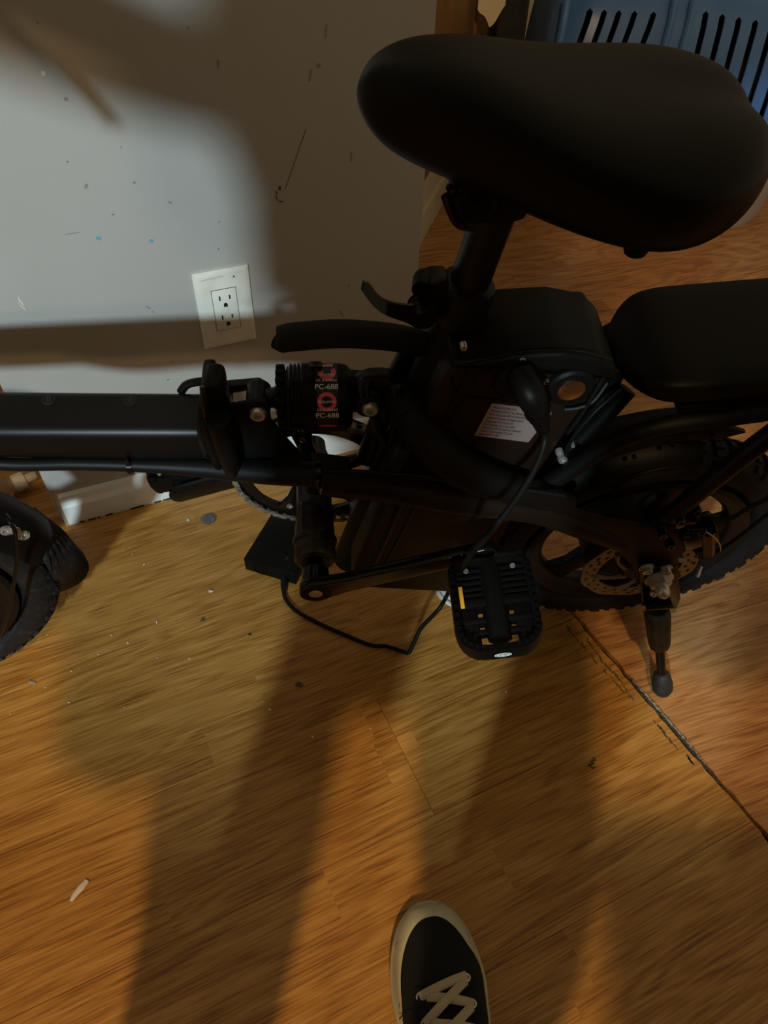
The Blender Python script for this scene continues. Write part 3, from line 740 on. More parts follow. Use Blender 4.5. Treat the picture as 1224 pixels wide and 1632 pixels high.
# travel from lower tangent round the front (u+) to the upper tangent
span = (at-aa) % (2*math.pi)
mid = (aa+span/2) % (2*math.pi)
if math.cos(mid) < 0: span -= 2*math.pi
npts = 80
for k in range(npts+1): path.append(cp(ctr, CR+.001, aa+span*k/npts))
path.append(cp(rc, RS, at)); 
sp2 = (aa-at) % (2*math.pi)
if span < 0: sp2 = sp2-2*math.pi if sp2 > 0 else sp2
for k in range(1, 12): path.append(cp(rc, RS, at+((span/abs(span))*(2*math.pi-abs(span)))*k/12))
path.append(cp(rc, RS, aa)); path.append(path[0])
acc = 0; b = MB(); pitch = .0127; nxt = 0; idx = 0; prevp = None
for i in range(len(path)-1):
    a_, c_ = path[i], path[i+1]; l = (c_-a_).length
    while nxt <= acc+l:
        p = a_+(c_-a_)*((nxt-acc)/l if l else 0)
        if prevp is not None:
            d = (p-prevp).normalized(); mid_ = (p+prevp)/2; wv = .0032 if idx % 2 else .0050
            t = Vv.cross(d)
            for sgn in (1, -1):
                pl = []
                for k in range(12):
                    ang = 2*math.pi*k/12; ex = .0063*math.copysign(1, math.cos(ang))
                    pl.append(mid_+Vv*sgn*wv+d*(ex+.0041*math.cos(ang))+t*(.0041*math.sin(ang)*(.8 if abs(math.cos(ang)) < .3 else 1)))
                b.prism(pl, Vv*.001*sgn)
            b.lathe(p-Vv*.0065, Vv, [(0, .0018), (.013, .0018)], 6)
            b.lathe(p-Vv*.003, Vv, [(0, .0038), (.006, .0038)], 8)
        prevp = p; idx += 1; nxt += pitch
    acc += l
P(b, 'chain', M_['chain'], smooth=25, kind='stuff')
# cranks
cv = .118
c0 = Vector((BC.x, cv, BC.z)); ce = L(775, 886, cv)
cdv = (ce-c0).normalized(); ct = Vv.cross(cdv); CLn = (ce-c0).length
print('crank', CLn, c0, ce)
def crank(c0, d, ln, m, name):
    t = Vv.cross(d); pl = []
    for k in range(11): a = R(90+18*k); pl.append(c0+d*math.cos(a)*.019+t*math.sin(a)*.019)
    pl.append(c0+d*.035-t*.0135)
    for k in range(9): a = R(-90+22.5*k); pl.append(c0+d*(ln+math.cos(a)*.012)+t*math.sin(a)*.012)
    pl.append(c0+d*.035+t*.0135)
    b = MB(); b.prism(pl, Vv*-.013, bev=.003, seg=3); b.lathe(c0-Vv*.03, Vv, [(0, .0155), (.03, .018)], 24)
    return P(b, name, m, smooth=40)
ck = crank(c0, cdv, CLn, M_['gloss'], 'left_crank')
P(MB().lathe(c0-Vv*.001, Vv, [(0, .0082), (.0014, .0078)], 20), 'crank_bolt_cap', M_['steel'], ck)
c1 = Vector((BC.x, -.072, BC.z)); ck2 = crank(c1, -cdv, CLn, M_['gloss'], 'right_crank')
# pedals
def pedal(c, d, side, name):
    """c: crank end, outward = side*Vv"""
    o = Vv*side; t = Vector((0, 0, 1))
    fx = Vector((1, 0, -.18)).normalized(); fz = Vv.cross(fx)*-1
    if fz.z < 0: fz = -fz
    base_ = c+o*.010; ln = .098; hw = .039
    Rm = rotm(fx, o, fz)
    def q(x, y, z=0): return base_+fx*x+o*y+fz*z
    b = MB()
    # outer frame: rounded loop
    loop = []
    for (cx, cy, a0) in ((hw-.022, ln-.022, 0), (-hw+.022, ln-.022, 90), (-hw+.008, .010, 180), (hw-.008, .010, 270)):
        rr0 = .022 if cy > .05 else .008
        for k in range(6): a = R(a0+18*k); loop.append((cx+rr0*math.cos(a), cy+rr0*math.sin(a)))
    rings = []
    for i, (x, y) in enumerate(loop):
        x2, y2 = loop[(i+1) % len(loop)]; x3, y3 = loop[i-1]
        tx, ty = x2-x3, y2-y3; l_ = math.hypot(tx, ty); nx, ny = ty/l_, -tx/l_
        rings.append([q(x+nx*a, y+ny*a, z) for a, z in ((-.0035, -.011), (.0035, -.012), (.005, 0), (.0035, .012), (-.0035, .011))])
    b.rings(rings, cap=False, closed=True)
    body = P(b, name, M_['plastic'], smooth=30)
    b = MB()
    for i, (x, y) in enumerate(loop):          # grip teeth
        for z in (-.012, .012): b.box(q(x, y, z*1.1), (.004, .004, .005), Rm)
    for s_ in range(7):
        for sx in (-1, 1):
            for z in (-.012, .012): b.box(q(sx*(hw+.001), .016+s_*.009, z*1.1), (.005, .004, .005), Rm)
    P(b, 'grip_teeth', M_['plastic'], body, kind='stuff')
    P(MB().lathe(q(0, -.012), o, [(0, .007), (.010, .009), (.012, .0135), (ln*.9, .0135), (ln, .012)], 20), 'pedal_spindle_housing', M_['plastic'], body)
    b = MB()
    for yy in (.010, .017, .024, .031, .038): b.box(q(0, yy), (hw*1.86, .0048, .017), Rm, bev=.001)
    b.box(q(0, .047), (hw*1.86, .010, .020), Rm, bev=.0015)
    b.box(q(0, .066), (hw*1.86, .007, .014), Rm, bev=.0015); b.box(q(0, .030), (hw*1.8, .05, .006), Rm)
    for sx in (-1, 1): b.box(q(sx*hw*.70, .070), (.018, .050, .012), Rm, bev=.002)
    b.box(q(0, ln*.80), (hw*1.7, .006, .012), Rm, bev=.0015)
    P(b, 'tread_bar', M_['plastic'], body)
    for sx in (1,):
        P(MB().box(q(sx*(hw-.0012), ln*.42, .0), (.003, .042, .012), Rm, bev=.0008), 'pedal_reflector', M_['amber'], body, label='amber pedal reflector')
        P(MB().box(q(sx*(hw-.0065), ln*.42, .0115), (.0042, .024, .0022), Rm, bev=.0006), 'pedal_reflector', M_['amber'], body)
    for sx in (-1, 1):
        P(MB().lathe(q(sx*hw*.62, .012, .012), fz, [(0, .003), (.0015, .0026)], 10), 'pedal_screw', M_['steel'], body)
    return body, q, fx, o, fz
pb, q, fx, o_, fz = pedal(ce, cdv, 1, 'left_pedal')
em = ringmesh(0, .0085, 1, .58, n=28)
Me = rotm(fx*-1, fz, o_).to_4x4(); 
def flat(me, org, ex, ey, m, name, par):
    for v in me.vertices: v.co = org+ex*v.co.x+ey*v.co.y
    me.materials.clear(); me.materials.append(m)
    o = bpy.data.objects.new(name, me); COL.objects.link(o); o.parent = par; return o
eo = q(0, .098+.0058, .003); ex = -fx
flat(em, eo, ex, fz, M_['white'], 'emblem', pb)
flat(ringmesh(.0066, .0074, 1, .58, n=28), eo+o_*.0003, ex, fz, M_['teal'], 'emblem_ring', pb)
flat(text_mesh('CV', .0066), eo+o_*.0004, ex, fz, M_['blackink'], 'emblem_letters', pb)
pedal(c1-cdv*CLn-Vv*.013, cdv, -1, 'right_pedal')

# ---- battery / controller case between seat tube and rear wheel
BV_ = .052
front = [(724, 583), (712, 600), (662, 700), (610, 800), (562, 905), (560, 922), (582, 938), (712, 945), (762, 938), (800, 860), (850, 770), (905, 690), (962, 625), (975, 600), (972, 584)]
cyl = [L(x, y, BV_) for x, y in front]
b = MB(); b.prism(cyl, Vv*-2*BV_, bev=.006, seg=3)
case = P(b, 'battery_case', M_['brown'], smooth=40)
topn = [(716, 590), (722, 576), (760, 578), (818, 567), (900, 562), (962, 572), (985, 592), (990, 612), (975, 612), (900, 596), (820, 592), (770, 600)]
tp = [L(x, y, BV_+.003) for x, y in topn]
b = MB(); b.prism(tp, Vv*-.090, bev=.006, seg=3)
P(b, 'battery_top', M_['plastic'], case, smooth=40)
b = MB(); b.prism([L(x, y, .040) for x, y in ((812, 560), (826, 553), (925, 553), (966, 572), (962, 586), (930, 572), (826, 572))], Vv*-.066, bev=.003)
P(b, 'battery_handle', M_['plastic'], case, smooth=40)
ztop = max(v.z for v in tp)
P(MB().box((L(938, 566, .04).x, -.004, L(938, 566, .04).z+.006), (.009, .060, .008), Matrix.Rotation(.12, 3, 'Y'), bev=.002), 'handle_slot', M_['hole'], case)
P(MB().tube([L(742, 578, .056), L(815, 566, .056)], .0016, 8), 'case_seam', M_['gloss'], case)
P(MB().tube(pts([(824, 564, .0555), (870, 560, .0555), (930, 562, .0555), (975, 574, .0555)]), .0014, 8, 3), 'case_seam', M_['gloss'], case)
P(MB().tube(pts([(845, 589, .055), (870, 587, .055), (892, 589, .055)]), .0012, 8, 3), 'case_seam', M_['gloss'], case)
P(MB().tube(pts([(718, 600, .0535), (726, 622, .0535), (745, 632, .0535), (790, 638, .0535), (830, 643, .0535)]), .0009, 6, 4), 'case_seam', M_['plastic'], case)
P(MB().tube(pts([(756, 580, .051), (735, 625, .051), (712, 668, .051)]), .0055, 12, 3), 'case_rib', M_['plastic'], case)
P(MB().tube(pts([(735, 560, .03), (716, 600, .035), (700, 640, .04), (664, 700, .04)]), .0030, 8, 3), 'case_edge_rail', M_['plastic'], case)
P(MB().tube(pts([(646, 786, .052), (618, 850, .052), (592, 905, .052)]), .004, 8, 3), 'case_edge_rail', M_['paint'], case)
P(MB().tube(pts([(668, 790, .052), (640, 850, .052), (610, 905, .052)]), .0022, 8, 3), 'case_edge_rail', M_['paint'], case)
for px, py in ((739, 553), (832, 572), (870, 608), (813, 628), (874, 658)):
    bolt(px, py, .053, .0030, 'case_screw', par=case, h=.006)
c = L(908, 614, .053)
P(MB().lathe(c, Vv, [(0, .023), (.004, .022), (.006, .019), (.0055, .0145)], 32), 'lock_boss', M_['plastic'], case)
P(MB().lathe(c+Vv*.004, Vv, [(0, .0125), (.003, .0125), (.0034, .0115)], 28), 'lock_face', M_['brass'], case, label='bronze coloured round lock face')
P(MB().lathe(L(826, 605, .052), Vv, [(0, .024), (.005, .022), (.008, .016)], 28), 'charge_port', M_['plastic'], case)
# rating sticker
lp = [L(x, y, .0535) for x, y in ((784, 643), (833, 649), (855, 689), (842, 705), (756, 694))]
b = MB(); b.prism(lp, Vv*-.0004); stk = P(b, 'battery_sticker', M_['paper'], case, smooth=0, label='pale pink sticker with rating text')
tl, bl, tr = lp[0], lp[4], lp[1]
dn_ = (bl-tl); ln_ = dn_.length; dn_n = dn_/ln_; rt = (tr-tl).normalized()
lines = ['Model:HG-48-10.4', 'Normal:Lithium Ion Battery', 'Pack Capacity:48V10.4AH/500.W', 'Limited Charge Voltage:54.6V', 'Charging Current:2.0A', 'DisCharging Current:20A', 'Manufacturer:DongGuan Shenhai', 'Power Technology Co.,Ltd', 'Date:2023-01-08']
for i, tx in enumerate(lines):
    me = text_mesh(tx, .0033); xs = [v.co.x for v in me.vertices]; x0_ = min(xs)
    for v in me.vertices: v.co.x -= x0_; v.co.y *= 1.25
    org = tl+dn_n*(ln_*(.09+.104*i))+rt*.0028+Vv*.0006
    flat(me, org, rt*.93, -dn_n, M_['blackink'], 'sticker_text', stk)

# ---- curved lower tube and swing arm
b = MB(); b.tube(pts([(636, 636, .012), (662, 668, .040), (690, 708, .060), (728, 742, .070), (785, 768, .074), (850, 786, .074), (905, 802, .072)]), [.0195, .0205, .0210, .0205, .0185, .016, .012], 22, 5)
P(b, 'curved_lower_tube', M_['matte'], smooth=60)
P(MB().lathe(L(650, 655, .030), L(690, 708, .060)-L(662, 668, .040), [(-.003, .0215), (0, .0232), (.003, .0215)], 24), 'weld_bead', M_['matte'])
for sgn, nm in ((1, 'swing_arm'), (-1, 'swing_arm')):
    v = .070*sgn
    arm = pts([(512, 768, v), (600, 775, v), (700, 790, v), (780, 800, v), (860, 812, v), (930, 838, v), (990, 862, v)] if sgn > 0 else [])
    if sgn < 0: arm = [Vector((p.x, -p.y, p.z)) for p in armL]
    else: armL = arm
    P(MB().tube(arm, [.0135, .0155, .017, .0175, .017, .016, .013], 16, 4, flat=.8 if False else 1.0), nm, M_['brown'] if sgn > 0 else M_['matte'], smooth=60)
VD = .078
plate = pts([(880, 800, VD), (960, 826, VD), (1024, 839, VD), (1090, 845, VD), (1104, 868, VD), (1082, 890, VD), (1082, 925, VD), (1016, 938, VD), (1008, 903, VD), (985, 880, VD), (935, 850, VD), (880, 836, VD)])
b = MB(); b.prism(plate, Vv*-.006, bev=.0015)
drop = P(b, 'dropout_plate', M_['brown'], smooth=30)
b = MB(); b.prism([Vector((p.x, -p.y, p.z)) for p in plate], Vv*.006, bev=.0015); P(b, 'dropout_plate', M_['matte'], smooth=30)
# ---- kickstand
b = MB(); b.prism(pts([(1018, 905, .088), (1080, 905, .088), (1085, 955, .088), (1078, 972, .088), (1034, 978, .088), (1024, 960, .088)]), Vv*-.005, bev=.0018)
b.prism(pts([(1024, 975, .088), (1078, 975, .088), (1078, 968, .112), (1026, 972, .112)]), (0, 0, -.004), bev=.001)
P(b, 'kickstand_bracket', M_['gloss'])
kt = L(1047, 972, .100); kf = bike_local(flr(1056, 1098, .010)); kdv = (kf-kt).normalized(); kl = (kf-kt).length
print('kick', kt, kf, kl)
b = MB(); b.lathe(kt, kdv, [(0, .0130), (.006, .0170), (.012, .0172), (.066, .0145), (.069, .0130)], 10)
ks = P(b, 'kickstand_leg', M_['sleeve'], smooth=30)
P(MB().lathe(kt, kdv, [(.04, .0065), (kl, .0065)], 14), 'kickstand_rod', M_['gloss'], ks)
P(MB().lathe(kt, kdv, [(kl-.036, .0080), (kl-.032, .0110), (kl-.014, .0145), (kl-.002, .0145), (kl+.006, .011), (kl+.008, .004)], 20), 'kickstand_foot', M_['sleeve'], ks, smooth=60)
# axle nut, washers, bolts
axc = L(1050, 922, .090)
b = MB(); b.lathe(axc, Vv, [(0, .0180), (.002, .0180), (.002, .012)], 24)
an = P(b, 'axle_washer', M_['steel'])
P(MB().lathe(axc+Vv*.002, Vv, [(0, .0135), (.009, .0135), (.010, .0120)], 6), 'axle_nut', M_['steel'], an, smooth=20)
P(MB().lathe(axc+Vv*.010, Vv, [(0, .0088), (.010, .0086), (.015, .0068), (.0175, .0030)], 20), 'nut_cap', M_['steel'], an, smooth=60)
P(MB().ball(axc+Vv*.012+Vector((.004, 0, -.017)), .0052, 2), 'set_screw', M_['steel'], an)
for px, py in ((1030, 904), (1060, 906)):
    c = L(px, py, .086)
    w_ = P(MB().lathe(c, Vv, [(0, .0092), (.0018, .0092), (.002, .006)], 20), 'bracket_washer', M_['steel'])
    P(MB().lathe(c+Vv*.002, Vv, [(0, .0066), (.006, .0062), (.0065, .004), (.004, .0034)], 16), 'bracket_bolt', M_['steel'], w_)

# ---- wheels
def tyre(par, C, e1, e2, nn, Rr, tr, knobs, name='tyre', m='rubber'):
    b = MB(); rings = []
    for k in range(72):
        a = 2*math.pi*k/72; d = e1*math.cos(a)+e2*math.sin(a)
        rings.append([C+d*(Rr-tr+tr*math.cos(t)*(1 if math.cos(t) > -.5 else .9))+nn*tr*1.02*math.sin(t) for t in [2*math.pi*j/18 for j in range(18)]])
    b.rings(rings, cap=False, closed=True)
    ty = b.build(name, M_[m], par, 60)
    b = MB()
    for k in range(knobs):
        a = 2*math.pi*k/knobs; d = e1*math.cos(a)+e2*math.sin(a); t = -e1*math.sin(a)+e2*math.cos(a)
        for j, (th, sz) in enumerate(((.80, .010), (.34, .009), (-.04, .009), (-.42, .009), (-.85, .010))):
            th2 = th+(.09 if k % 2 else -.09)
            dd_ = d*math.cos(th2)+nn*math.sin(th2); s2 = nn*math.cos(th2)-d*math.sin(th2)
            b.box(C+d*(Rr-tr)+dd_*(tr+.0006), (.0125 if k % 2 else .008, sz*.85, .0055), rotm(t, s2, dd_))
    kb = b.build('tread_knobs', M_[m], ty, 0, kind='stuff')
    return ty
def rim(par, C, e1, e2, nn, Ro, w, spokes, name='rim', hub=.045, ph=.3):
    b = MB(); prof = [(Ro, w), (Ro-.006, w+.002), (Ro-.012, w-.003), (Ro-.020, w*.75), (Ro-.026, w*.4), (Ro-.026, -w*.4), (Ro-.020, -w*.75), (Ro-.012, -w+.003), (Ro-.006, -w-.002), (Ro, -w)]
    b.rings([[C+(e1*math.cos(a)+e2*math.sin(a))*r+nn*y for r, y in prof] for a in [2*math.pi*k/72 for k in range(72)]], cap=False, closed=True)
    rm = b.build(name, M_['paint'], par, 50)
    for k in range(spokes):
        a = 2*math.pi*(k+ph)/spokes; d = e1*math.cos(a)+e2*math.sin(a); t = -e1*math.sin(a)+e2*math.cos(a)
        bs = MB(); bs.prism([C+d*hub*.8+t*.020+nn*.010, C+d*(Ro-.05)+t*.011+nn*.010, C+d*(Ro-.018)+t*.020+nn*.010, C+d*(Ro-.018)-t*.020+nn*.010, C+d*(Ro-.05)-t*.011+nn*.010, C+d*hub*.8-t*.020+nn*.010], nn*-.020, bev=.004)
        bs.build('spoke', M_['paint'], rm, 40)
    MB().lathe(C-nn*.03, nn, [(0, hub*.7), (.004, hub), (.052, hub), (.058, hub*.75), (.062, .015)], 40).build('hub', M_['matte'], rm, 30)
    return rm
e1, e2 = Vector((1, 0, 0)), Vector((0, 0, 1))
RC3 = Vector((axc.x, 0, .197)); RC3.z = min(.205, axc.z); print('rear axle', axc)
tyre(bike, RC3, e1, e2, Vv, .197, .026, 60, 'rear_tyre')
rim(bike, RC3, e1, e2, Vv, .148, .021, 5, 'rear_rim', .068, .35)
# brake disc with drilled track
b = MB(); bm = b.bm; DV = .052; NR = [.056, .060, .0645, .069, .0735, .0775]; NS = 120
vs = [[bm.verts.new(RC3+Vv*DV+(e1*math.cos(2*math.pi*k/NS)+e2*math.sin(2*math.pi*k/NS))*(r+(.0012*math.sin(k*math.pi/6) if i == 5 else 0))) for k in range(NS)] for i, r in enumerate(NR)]
for i in range(5):
    for k in range(NS):
        hole = (i in (1, 3) and (k+i) % 5 in (0, 1)) or (i == 2 and (k+2) % 10 == 8)
        if hole: continue
        bm.faces.new((vs[i][k], vs[i][(k+1) % NS], vs[i+1][(k+1) % NS], vs[i+1][k]))
bd = P(b, 'brake_disc', M_['disc'], smooth=0); solidify(bd, .002)
for k in range(6):
    a = 2*math.pi*k/6+.2
    d0 = e1*math.cos(a)+e2*math.sin(a); d1 = e1*math.cos(a+.55)+e2*math.sin(a+.55)
    P(MB().tube([RC3+Vv*DV+d0*.022, RC3+Vv*DV+(d0+d1).normalized()*.040, RC3+Vv*DV+d1*.058], [.005, .0028, .0045], 6, 3), 'disc_arm', M_['disc'], bd)
P(MB().lathe(RC3+Vv*.028, Vv, [(0, .030), (.024, .026), (.028, .022)], 28), 'disc_carrier', M_['paint'])
P(MB().lathe(RC3+Vv*.03, Vv, [(0, .010), (.055, .010)], 14), 'rear_axle', M_['steel'])
# brake caliper and its fittings
b = MB(); c = L(1112, 846, .078)
b.box(c, (.040, .030, .034), Matrix.Rotation(.5, 3, 'Y'), bev=.005); b.box(L(1092, 822, .076), (.028, .022, .020), Matrix.Rotation(.4, 3, 'Y'), bev=.004)
b.tube([L(1128, 846, .09), L(1128, 880, .09)], .008, 10)
cal = P(b, 'brake_caliper', M_['gloss'])
for px, py, v in ((1056, 851, .083), (1068, 868, .083), (1114, 878, .088), (1084, 829, .092), (1110, 812, .086), (1117, 845, .096)):
    bolt(px, py, v, .0052, 'caliper_bolt', 'gloss', cal, h=.009)
b = MB(); 
for i in range(9): b.lathe(L(1093+i*3.4, 844-i*.1, .098), Vector((-1, 0, 0)), [(0, .0045), (.0009, .0055), (.0018, .0045)], 10)
P(b, 'return_spring', M_['gloss'], cal)
P(MB().tube(pts([(1122, 845, .098), (1140, 858, .098), (1148, 870, .098), (1148, 878, .098)]), .0007, 6, 3), 'inner_wire', M_['steel'], cal)
P(MB().tube(pts([(1135, 832, .09), (1165, 826, .09), (1200, 806, .09), (1260, 780, .09)]), .0025, 8, 3), 'brake_hose', M_['cable'])
P(MB().tube(pts([(1112, 888, .06), (1150, 875, .06), (1205, 835, .06), (1260, 790, .06)]), .0028, 8, 3), 'motor_cable', M_['cable'])
P(MB().tube([L(1118, 903, .036), L(1112, 916, .045)], .0022, 8).tube([L(1114, 912, .042), L(1111, 919, .046)], .0030, 8), 'tyre_valve', M_['steel'])

# ---- mudguard
b = MB(); rings = []
for k in range(25):
    a = R(20+70*k/24); d = e1*math.cos(a)+e2*math.sin(a)
    rings.append([RC3+d*r+Vv*y for r, y in ((.205, .038), (.222, .034), (.228, .018), (.230, 0), (.228, -.018), (.222, -.034), (.205, -.038), (.222, -.030), (.226, 0), (.220, .030))])
b.rings(rings)
mg = P(b, 'rear_mudguard', M_['matte'], smooth=60)
b = MB(); b.prism(pts([(868, 790, .045), (960, 735, .045), (1060, 706, .045), (1150, 700, .045), (1190, 690, .045), (1150, 678, .045), (1040, 690, .045), (930, 735, .045), (862, 775, .045)]), Vv*-.006, bev=.001)
P(b, 'guard_skirt', M_['matte'], mg)
P(MB().tube(pts([(962, 800, .05), (1000, 765, .05), (1050, 748, .05), (1090, 745, .05)]), .0022, 8, 4), 'mudguard_stay', M_['plastic'], mg)
for px, py in ((1072, 712), (1138, 698), (1012, 731), (914, 711)): bolt(px, py, .052, .0028, 'guard_screw', 'gloss', par=mg, h=.003)

# ---- rack tubes and rear cushion
P(MB().tube(pts([(862, 778, .062), (905, 752, .064), (960, 715, .066), (1010, 692, .068), (1070, 676, .070), (1140, 667, .070), (1224, 655, .070), (1330, 640, .070)]), .0095, 16, 4), 'rack_rail', M_['matte'], smooth=60)
P(MB().tube(pts([(1068, 822, .082), (1120, 778, .084), (1190, 722, .084), (1260, 670, .080)]), .0105, 16, 3), 'rack_strut', M_['paint'], smooth=60)
P(MB().tube([Vector((p.x, -p.y, p.z)) for p in pts([(862, 778, .062), (905, 752, .064), (960, 715, .066), (1070, 676, .070), (1224, 655, .070), (1330, 640, .070)])], .0095, 12, 4), 'rack_rail', M_['matte'], smooth=60)
ct_ = L(1090, 470, -.062); cn = L(1060, 605, .068); cb_ = L(1060, 658, .068)
uL, uR = L(972, 560, 0).x, -.17
zt, zb = (ct_.z+cn.z)/2, cb_.z
print('cushion', uL, ct_, cn, cb_)
b = MB(); rings = []
for i in range(15):
    t = i/14; u = uL+(uR-uL)*t
    ed = min(t, 1-t)/.16; k = math.sqrt(max(0, 1-(1-min(1, ed))**2)) if ed < 1 else 1
    k = max(k, .12); hw = .070*(.80+.20*k)*(k**.35); rise = .030*t
    ztt = zb+rise+(zt-zb)*(.25+.75*k); zbb = zb+rise+(zt-zb)*(.25-.25*k)
    r = []
    for j in range(28):
        a = 2*math.pi*j/28; c, s_ = math.cos(a), math.sin(a)
        r.append(Vector((u, hw*math.copysign(abs(c)**.45, c), (ztt+zbb)/2+(ztt-zbb)/2*math.copysign(abs(s_)**.5, s_))))
    rings.append(r)
b.rings(rings); cu = P(b, 'rear_cushion', M_['cush'], smooth=80); md = cu.modifiers.new('s', 'SUBSURF'); md.levels = 1; md.render_levels = 2
P(MB().box(((uL+uR)/2-.02, 0, zb-.006), (.26, .11, .012), Matrix.Rotation(.06, 3, 'Y'), bev=.003), 'cushion_base', M_['plastic'], cu)
# frame stays between the battery and the cushion
for seq, r in (([(985, 596, .01), (950, 650, .02), (915, 700, .03), (880, 760, .045)], .007), ([(1000, 620, .02), (960, 665, .03), (925, 700, .035)], .010)):
    P(MB().tube(pts(seq), r, 12, 3), 'seat_stay', M_['matte'])
for seq in ([(968, 610, .05), (945, 640, .058), (920, 650, .058), (900, 652, .056)], [(990, 620, .04), (950, 655, .05), (915, 695, .055), (903, 720, .055), (902, 745, .052)], [(962, 600, .055), (930, 655, .06), (905, 690, .06)], [(780, 772, .08), (900, 790, .09)]):
    P(MB().tube(pts(seq), .0022, 8, 4), 'wiring', M_['cable'])
for px, py, r in ((897, 733, .005), (892, 722, .004), (913, 710, .002)): bolt(px, py, .056, r, 'frame_bolt', par=None, h=.006)

# ---- front wheel, mudguard and fork
FC_contact = Vector((-.62, .52, 0)); th = R(-25); ln9 = R(9)
fd = Vector((math.cos(th), -math.sin(th), 0)); fn0 = Vector((-math.sin(th), -math.cos(th), 0))
fu = Vector((0, 0, 1))*math.cos(ln9)+fn0*math.sin(ln9); fnn = fn0*math.cos(ln9)-Vector((0, 0, 1))*math.sin(ln9)
FC = FC_contact+fu*.197
def BL(p): return bike_local(p)
def BD(v): return Vector((v.dot(BU), v.dot(BV), v.dot(BW)))
C_, E1, E2, NN = BL(FC), BD(fd), BD(fu), BD(fnn)
tyre(bike, C_, E1, E2, NN, .197, .026, 60, 'front_tyre', 'dusty')
rim(bike, C_, E1, E2, NN, .148, .021, 5, 'front_rim', .085, .1)
def FP(px, py, v=0.0):
    return bike_local(onplane(px, py, FC+fnn*v, fnn))
b = MB(); rings = []
for k in range(21):
    a = R(18+84*k/20); d = E1*math.cos(a)+E2*math.sin(a)
    rings.append([C_+d*r+NN*y for r, y in ((.196, .040), (.214, .036), (.224, .022), (.227, 0), (.224, -.022), (.214, -.036), (.196, -.040), (.211, -.032), (.222, 0), (.211, .032))])
b.rings(rings); fg = P(b, 'front_mudguard', M_['paint'], smooth=60)
# rubber flap flaring off the end of the mudguard
tip = [(86, 880, .0), (112, 868, -.005), (135, 880, -.01), (142, 902, 0), (132, 922, .01), (105, 940, .025), (70, 946, .035)]
a = R(19); d = E1*math.cos(a)+E2*math.sin(a); root = C_+d*.215
flap = []
for k in range(9):
    y = -.04+.08*k/8; rr0 = .224-.012*(abs(y)/.04)**2
    flap.append(C_+d*rr0+NN*y)
endp = [FP(x, y, 0.0) for x, y in ((100, 866), (120, 872), (133, 882), (140, 895), (141, 907), (136, 919), (124, 930), (108, 938), (88, 944))]
mid_ = [(p+q_)/2+ (C_-p).normalized()*-.004 for p, q_ in zip(flap, endp)]
b = MB(); r3 = []
for rw in (flap, mid_, endp): r3.append(rw)
bm = b.bm; vv = [[bm.verts.new(p) for p in rw] for rw in r3]
for i in range(2):
    for j in range(8): bm.faces.new((vv[i][j], vv[i][j+1], vv[i+1][j+1], vv[i+1][j]))
fo_ = P(b, 'mud_flap', M_['dusty'], fg, smooth=60); solidify(fo_, .003, 0)
# fork leg and brake cable by the front wheel
P(MB().tube([C_+NN*.058, C_+NN*.058+E2*.13+E1*-.03, C_+NN*.045+E2*.25+E1*-.04], [.013, .015, .016], 16, 3), 'fork_leg', M_['paint'])
P(MB().tube([C_-NN*.058, C_-NN*.058+E2*.13+E1*-.03, C_-NN*.045+E2*.25+E1*-.04], [.013, .015, .016], 16, 3), 'fork_leg', M_['paint'])
P(MB().tube([FP(8, 820, .04), FP(16, 832, .05), FP(24, 848, .055), FP(27, 890, .06), FP(20, 940, .062), FP(5, 1000, .062), FP(-20, 1040, .06)], .0024, 8, 5), 'front_brake_cable', M_['gloss'])
for px, py in ((10, 844), (37, 852)):
    c = FP(px, py, .045)
    P(MB().lathe(c, NN, [(0, .0070), (.003, .0066), (.0035, .004), (.001, .0034)], 18), 'mudguard_rivet', M_['steel'], fg)
P(MB().box(FP(23, 846, .048), (.012, .004, .010), bev=.001), 'cable_clip', M_['steel'], fg)
# stem and handlebar, out of frame on the left
g1 = Vector((-.285, .40, .79)); g0 = Vector((-.60, .565, .915)); gd = (g0-g1)
P(MB().tube([C_+E2*.24+E1*-.04, bike_local(g0)], .020, 16), 'stem_post', M_['paint'])
P(MB().tube([bike_local(g1), bike_local(g1+gd*.35)], .019, 18), 'handle_grip', M_['rubber'])
P(MB().tube([bike_local(g1+gd*.33), bike_local(g0), bike_local(g0+gd*.55)], .013, 14), 'handlebar', M_['paint'])
P(MB().tube([bike_local(g0+gd*.55), bike_local(g0+gd*.9)], .019, 18), 'handle_grip', M_['rubber'])
P(MB().tube([bike_local(g1+gd*.42), bike_local(g1+gd*.30+Vector((.0, .03, -.045))), bike_local(g1+gd*.2+Vector((0, .03, -.075)))], [.010, .007, .005], 10, 3), 'brake_lever', M_['gloss'])

# ================================================================== CHARGER
cz = .029
c4 = [flr(391, 908), flr(463, 930), None, None]
ex = (c4[1]-c4[0]).normalized(); cw = (c4[1]-c4[0]).length+.010
ey = (flr(421, 822, cz)-flr(389, 885, cz)); ey = (ey-ey.dot(ex)*ex); cln = ey.length*1.22; ey.normalize()
print('charger', cw, cln)
ch = empty('battery_charger', mat_w=Matrix.Translation(c4[0]) @ rotm(ex, ey, Vector((0, 0, 1))).to_4x4(), label='small black power brick on the floor under the chainring, cable to battery', cat='charger')
body = MB().box((cw/2, cln/2, cz/2+.0005), (cw, cln, cz), bev=.0022, seg=2).build('charger_brick', M_['plastic'], ch, 35)
MB().lathe((cw*.32, -.0005, cz*.5), (0, 1, 0), [(0, .0125), (.001, .0125), (.001, .0105), (0, .0105)], 28, cap=False).build('socket_rim', M_['plastic'], body)
MB().box((cw*.72, cln*.22, cz+.0008), (.004, .007, .0006)).build('indicator', M_['dusty'], body, 0)
chi = ch.matrix_world.inverted()
def C3(p): return chi @ p
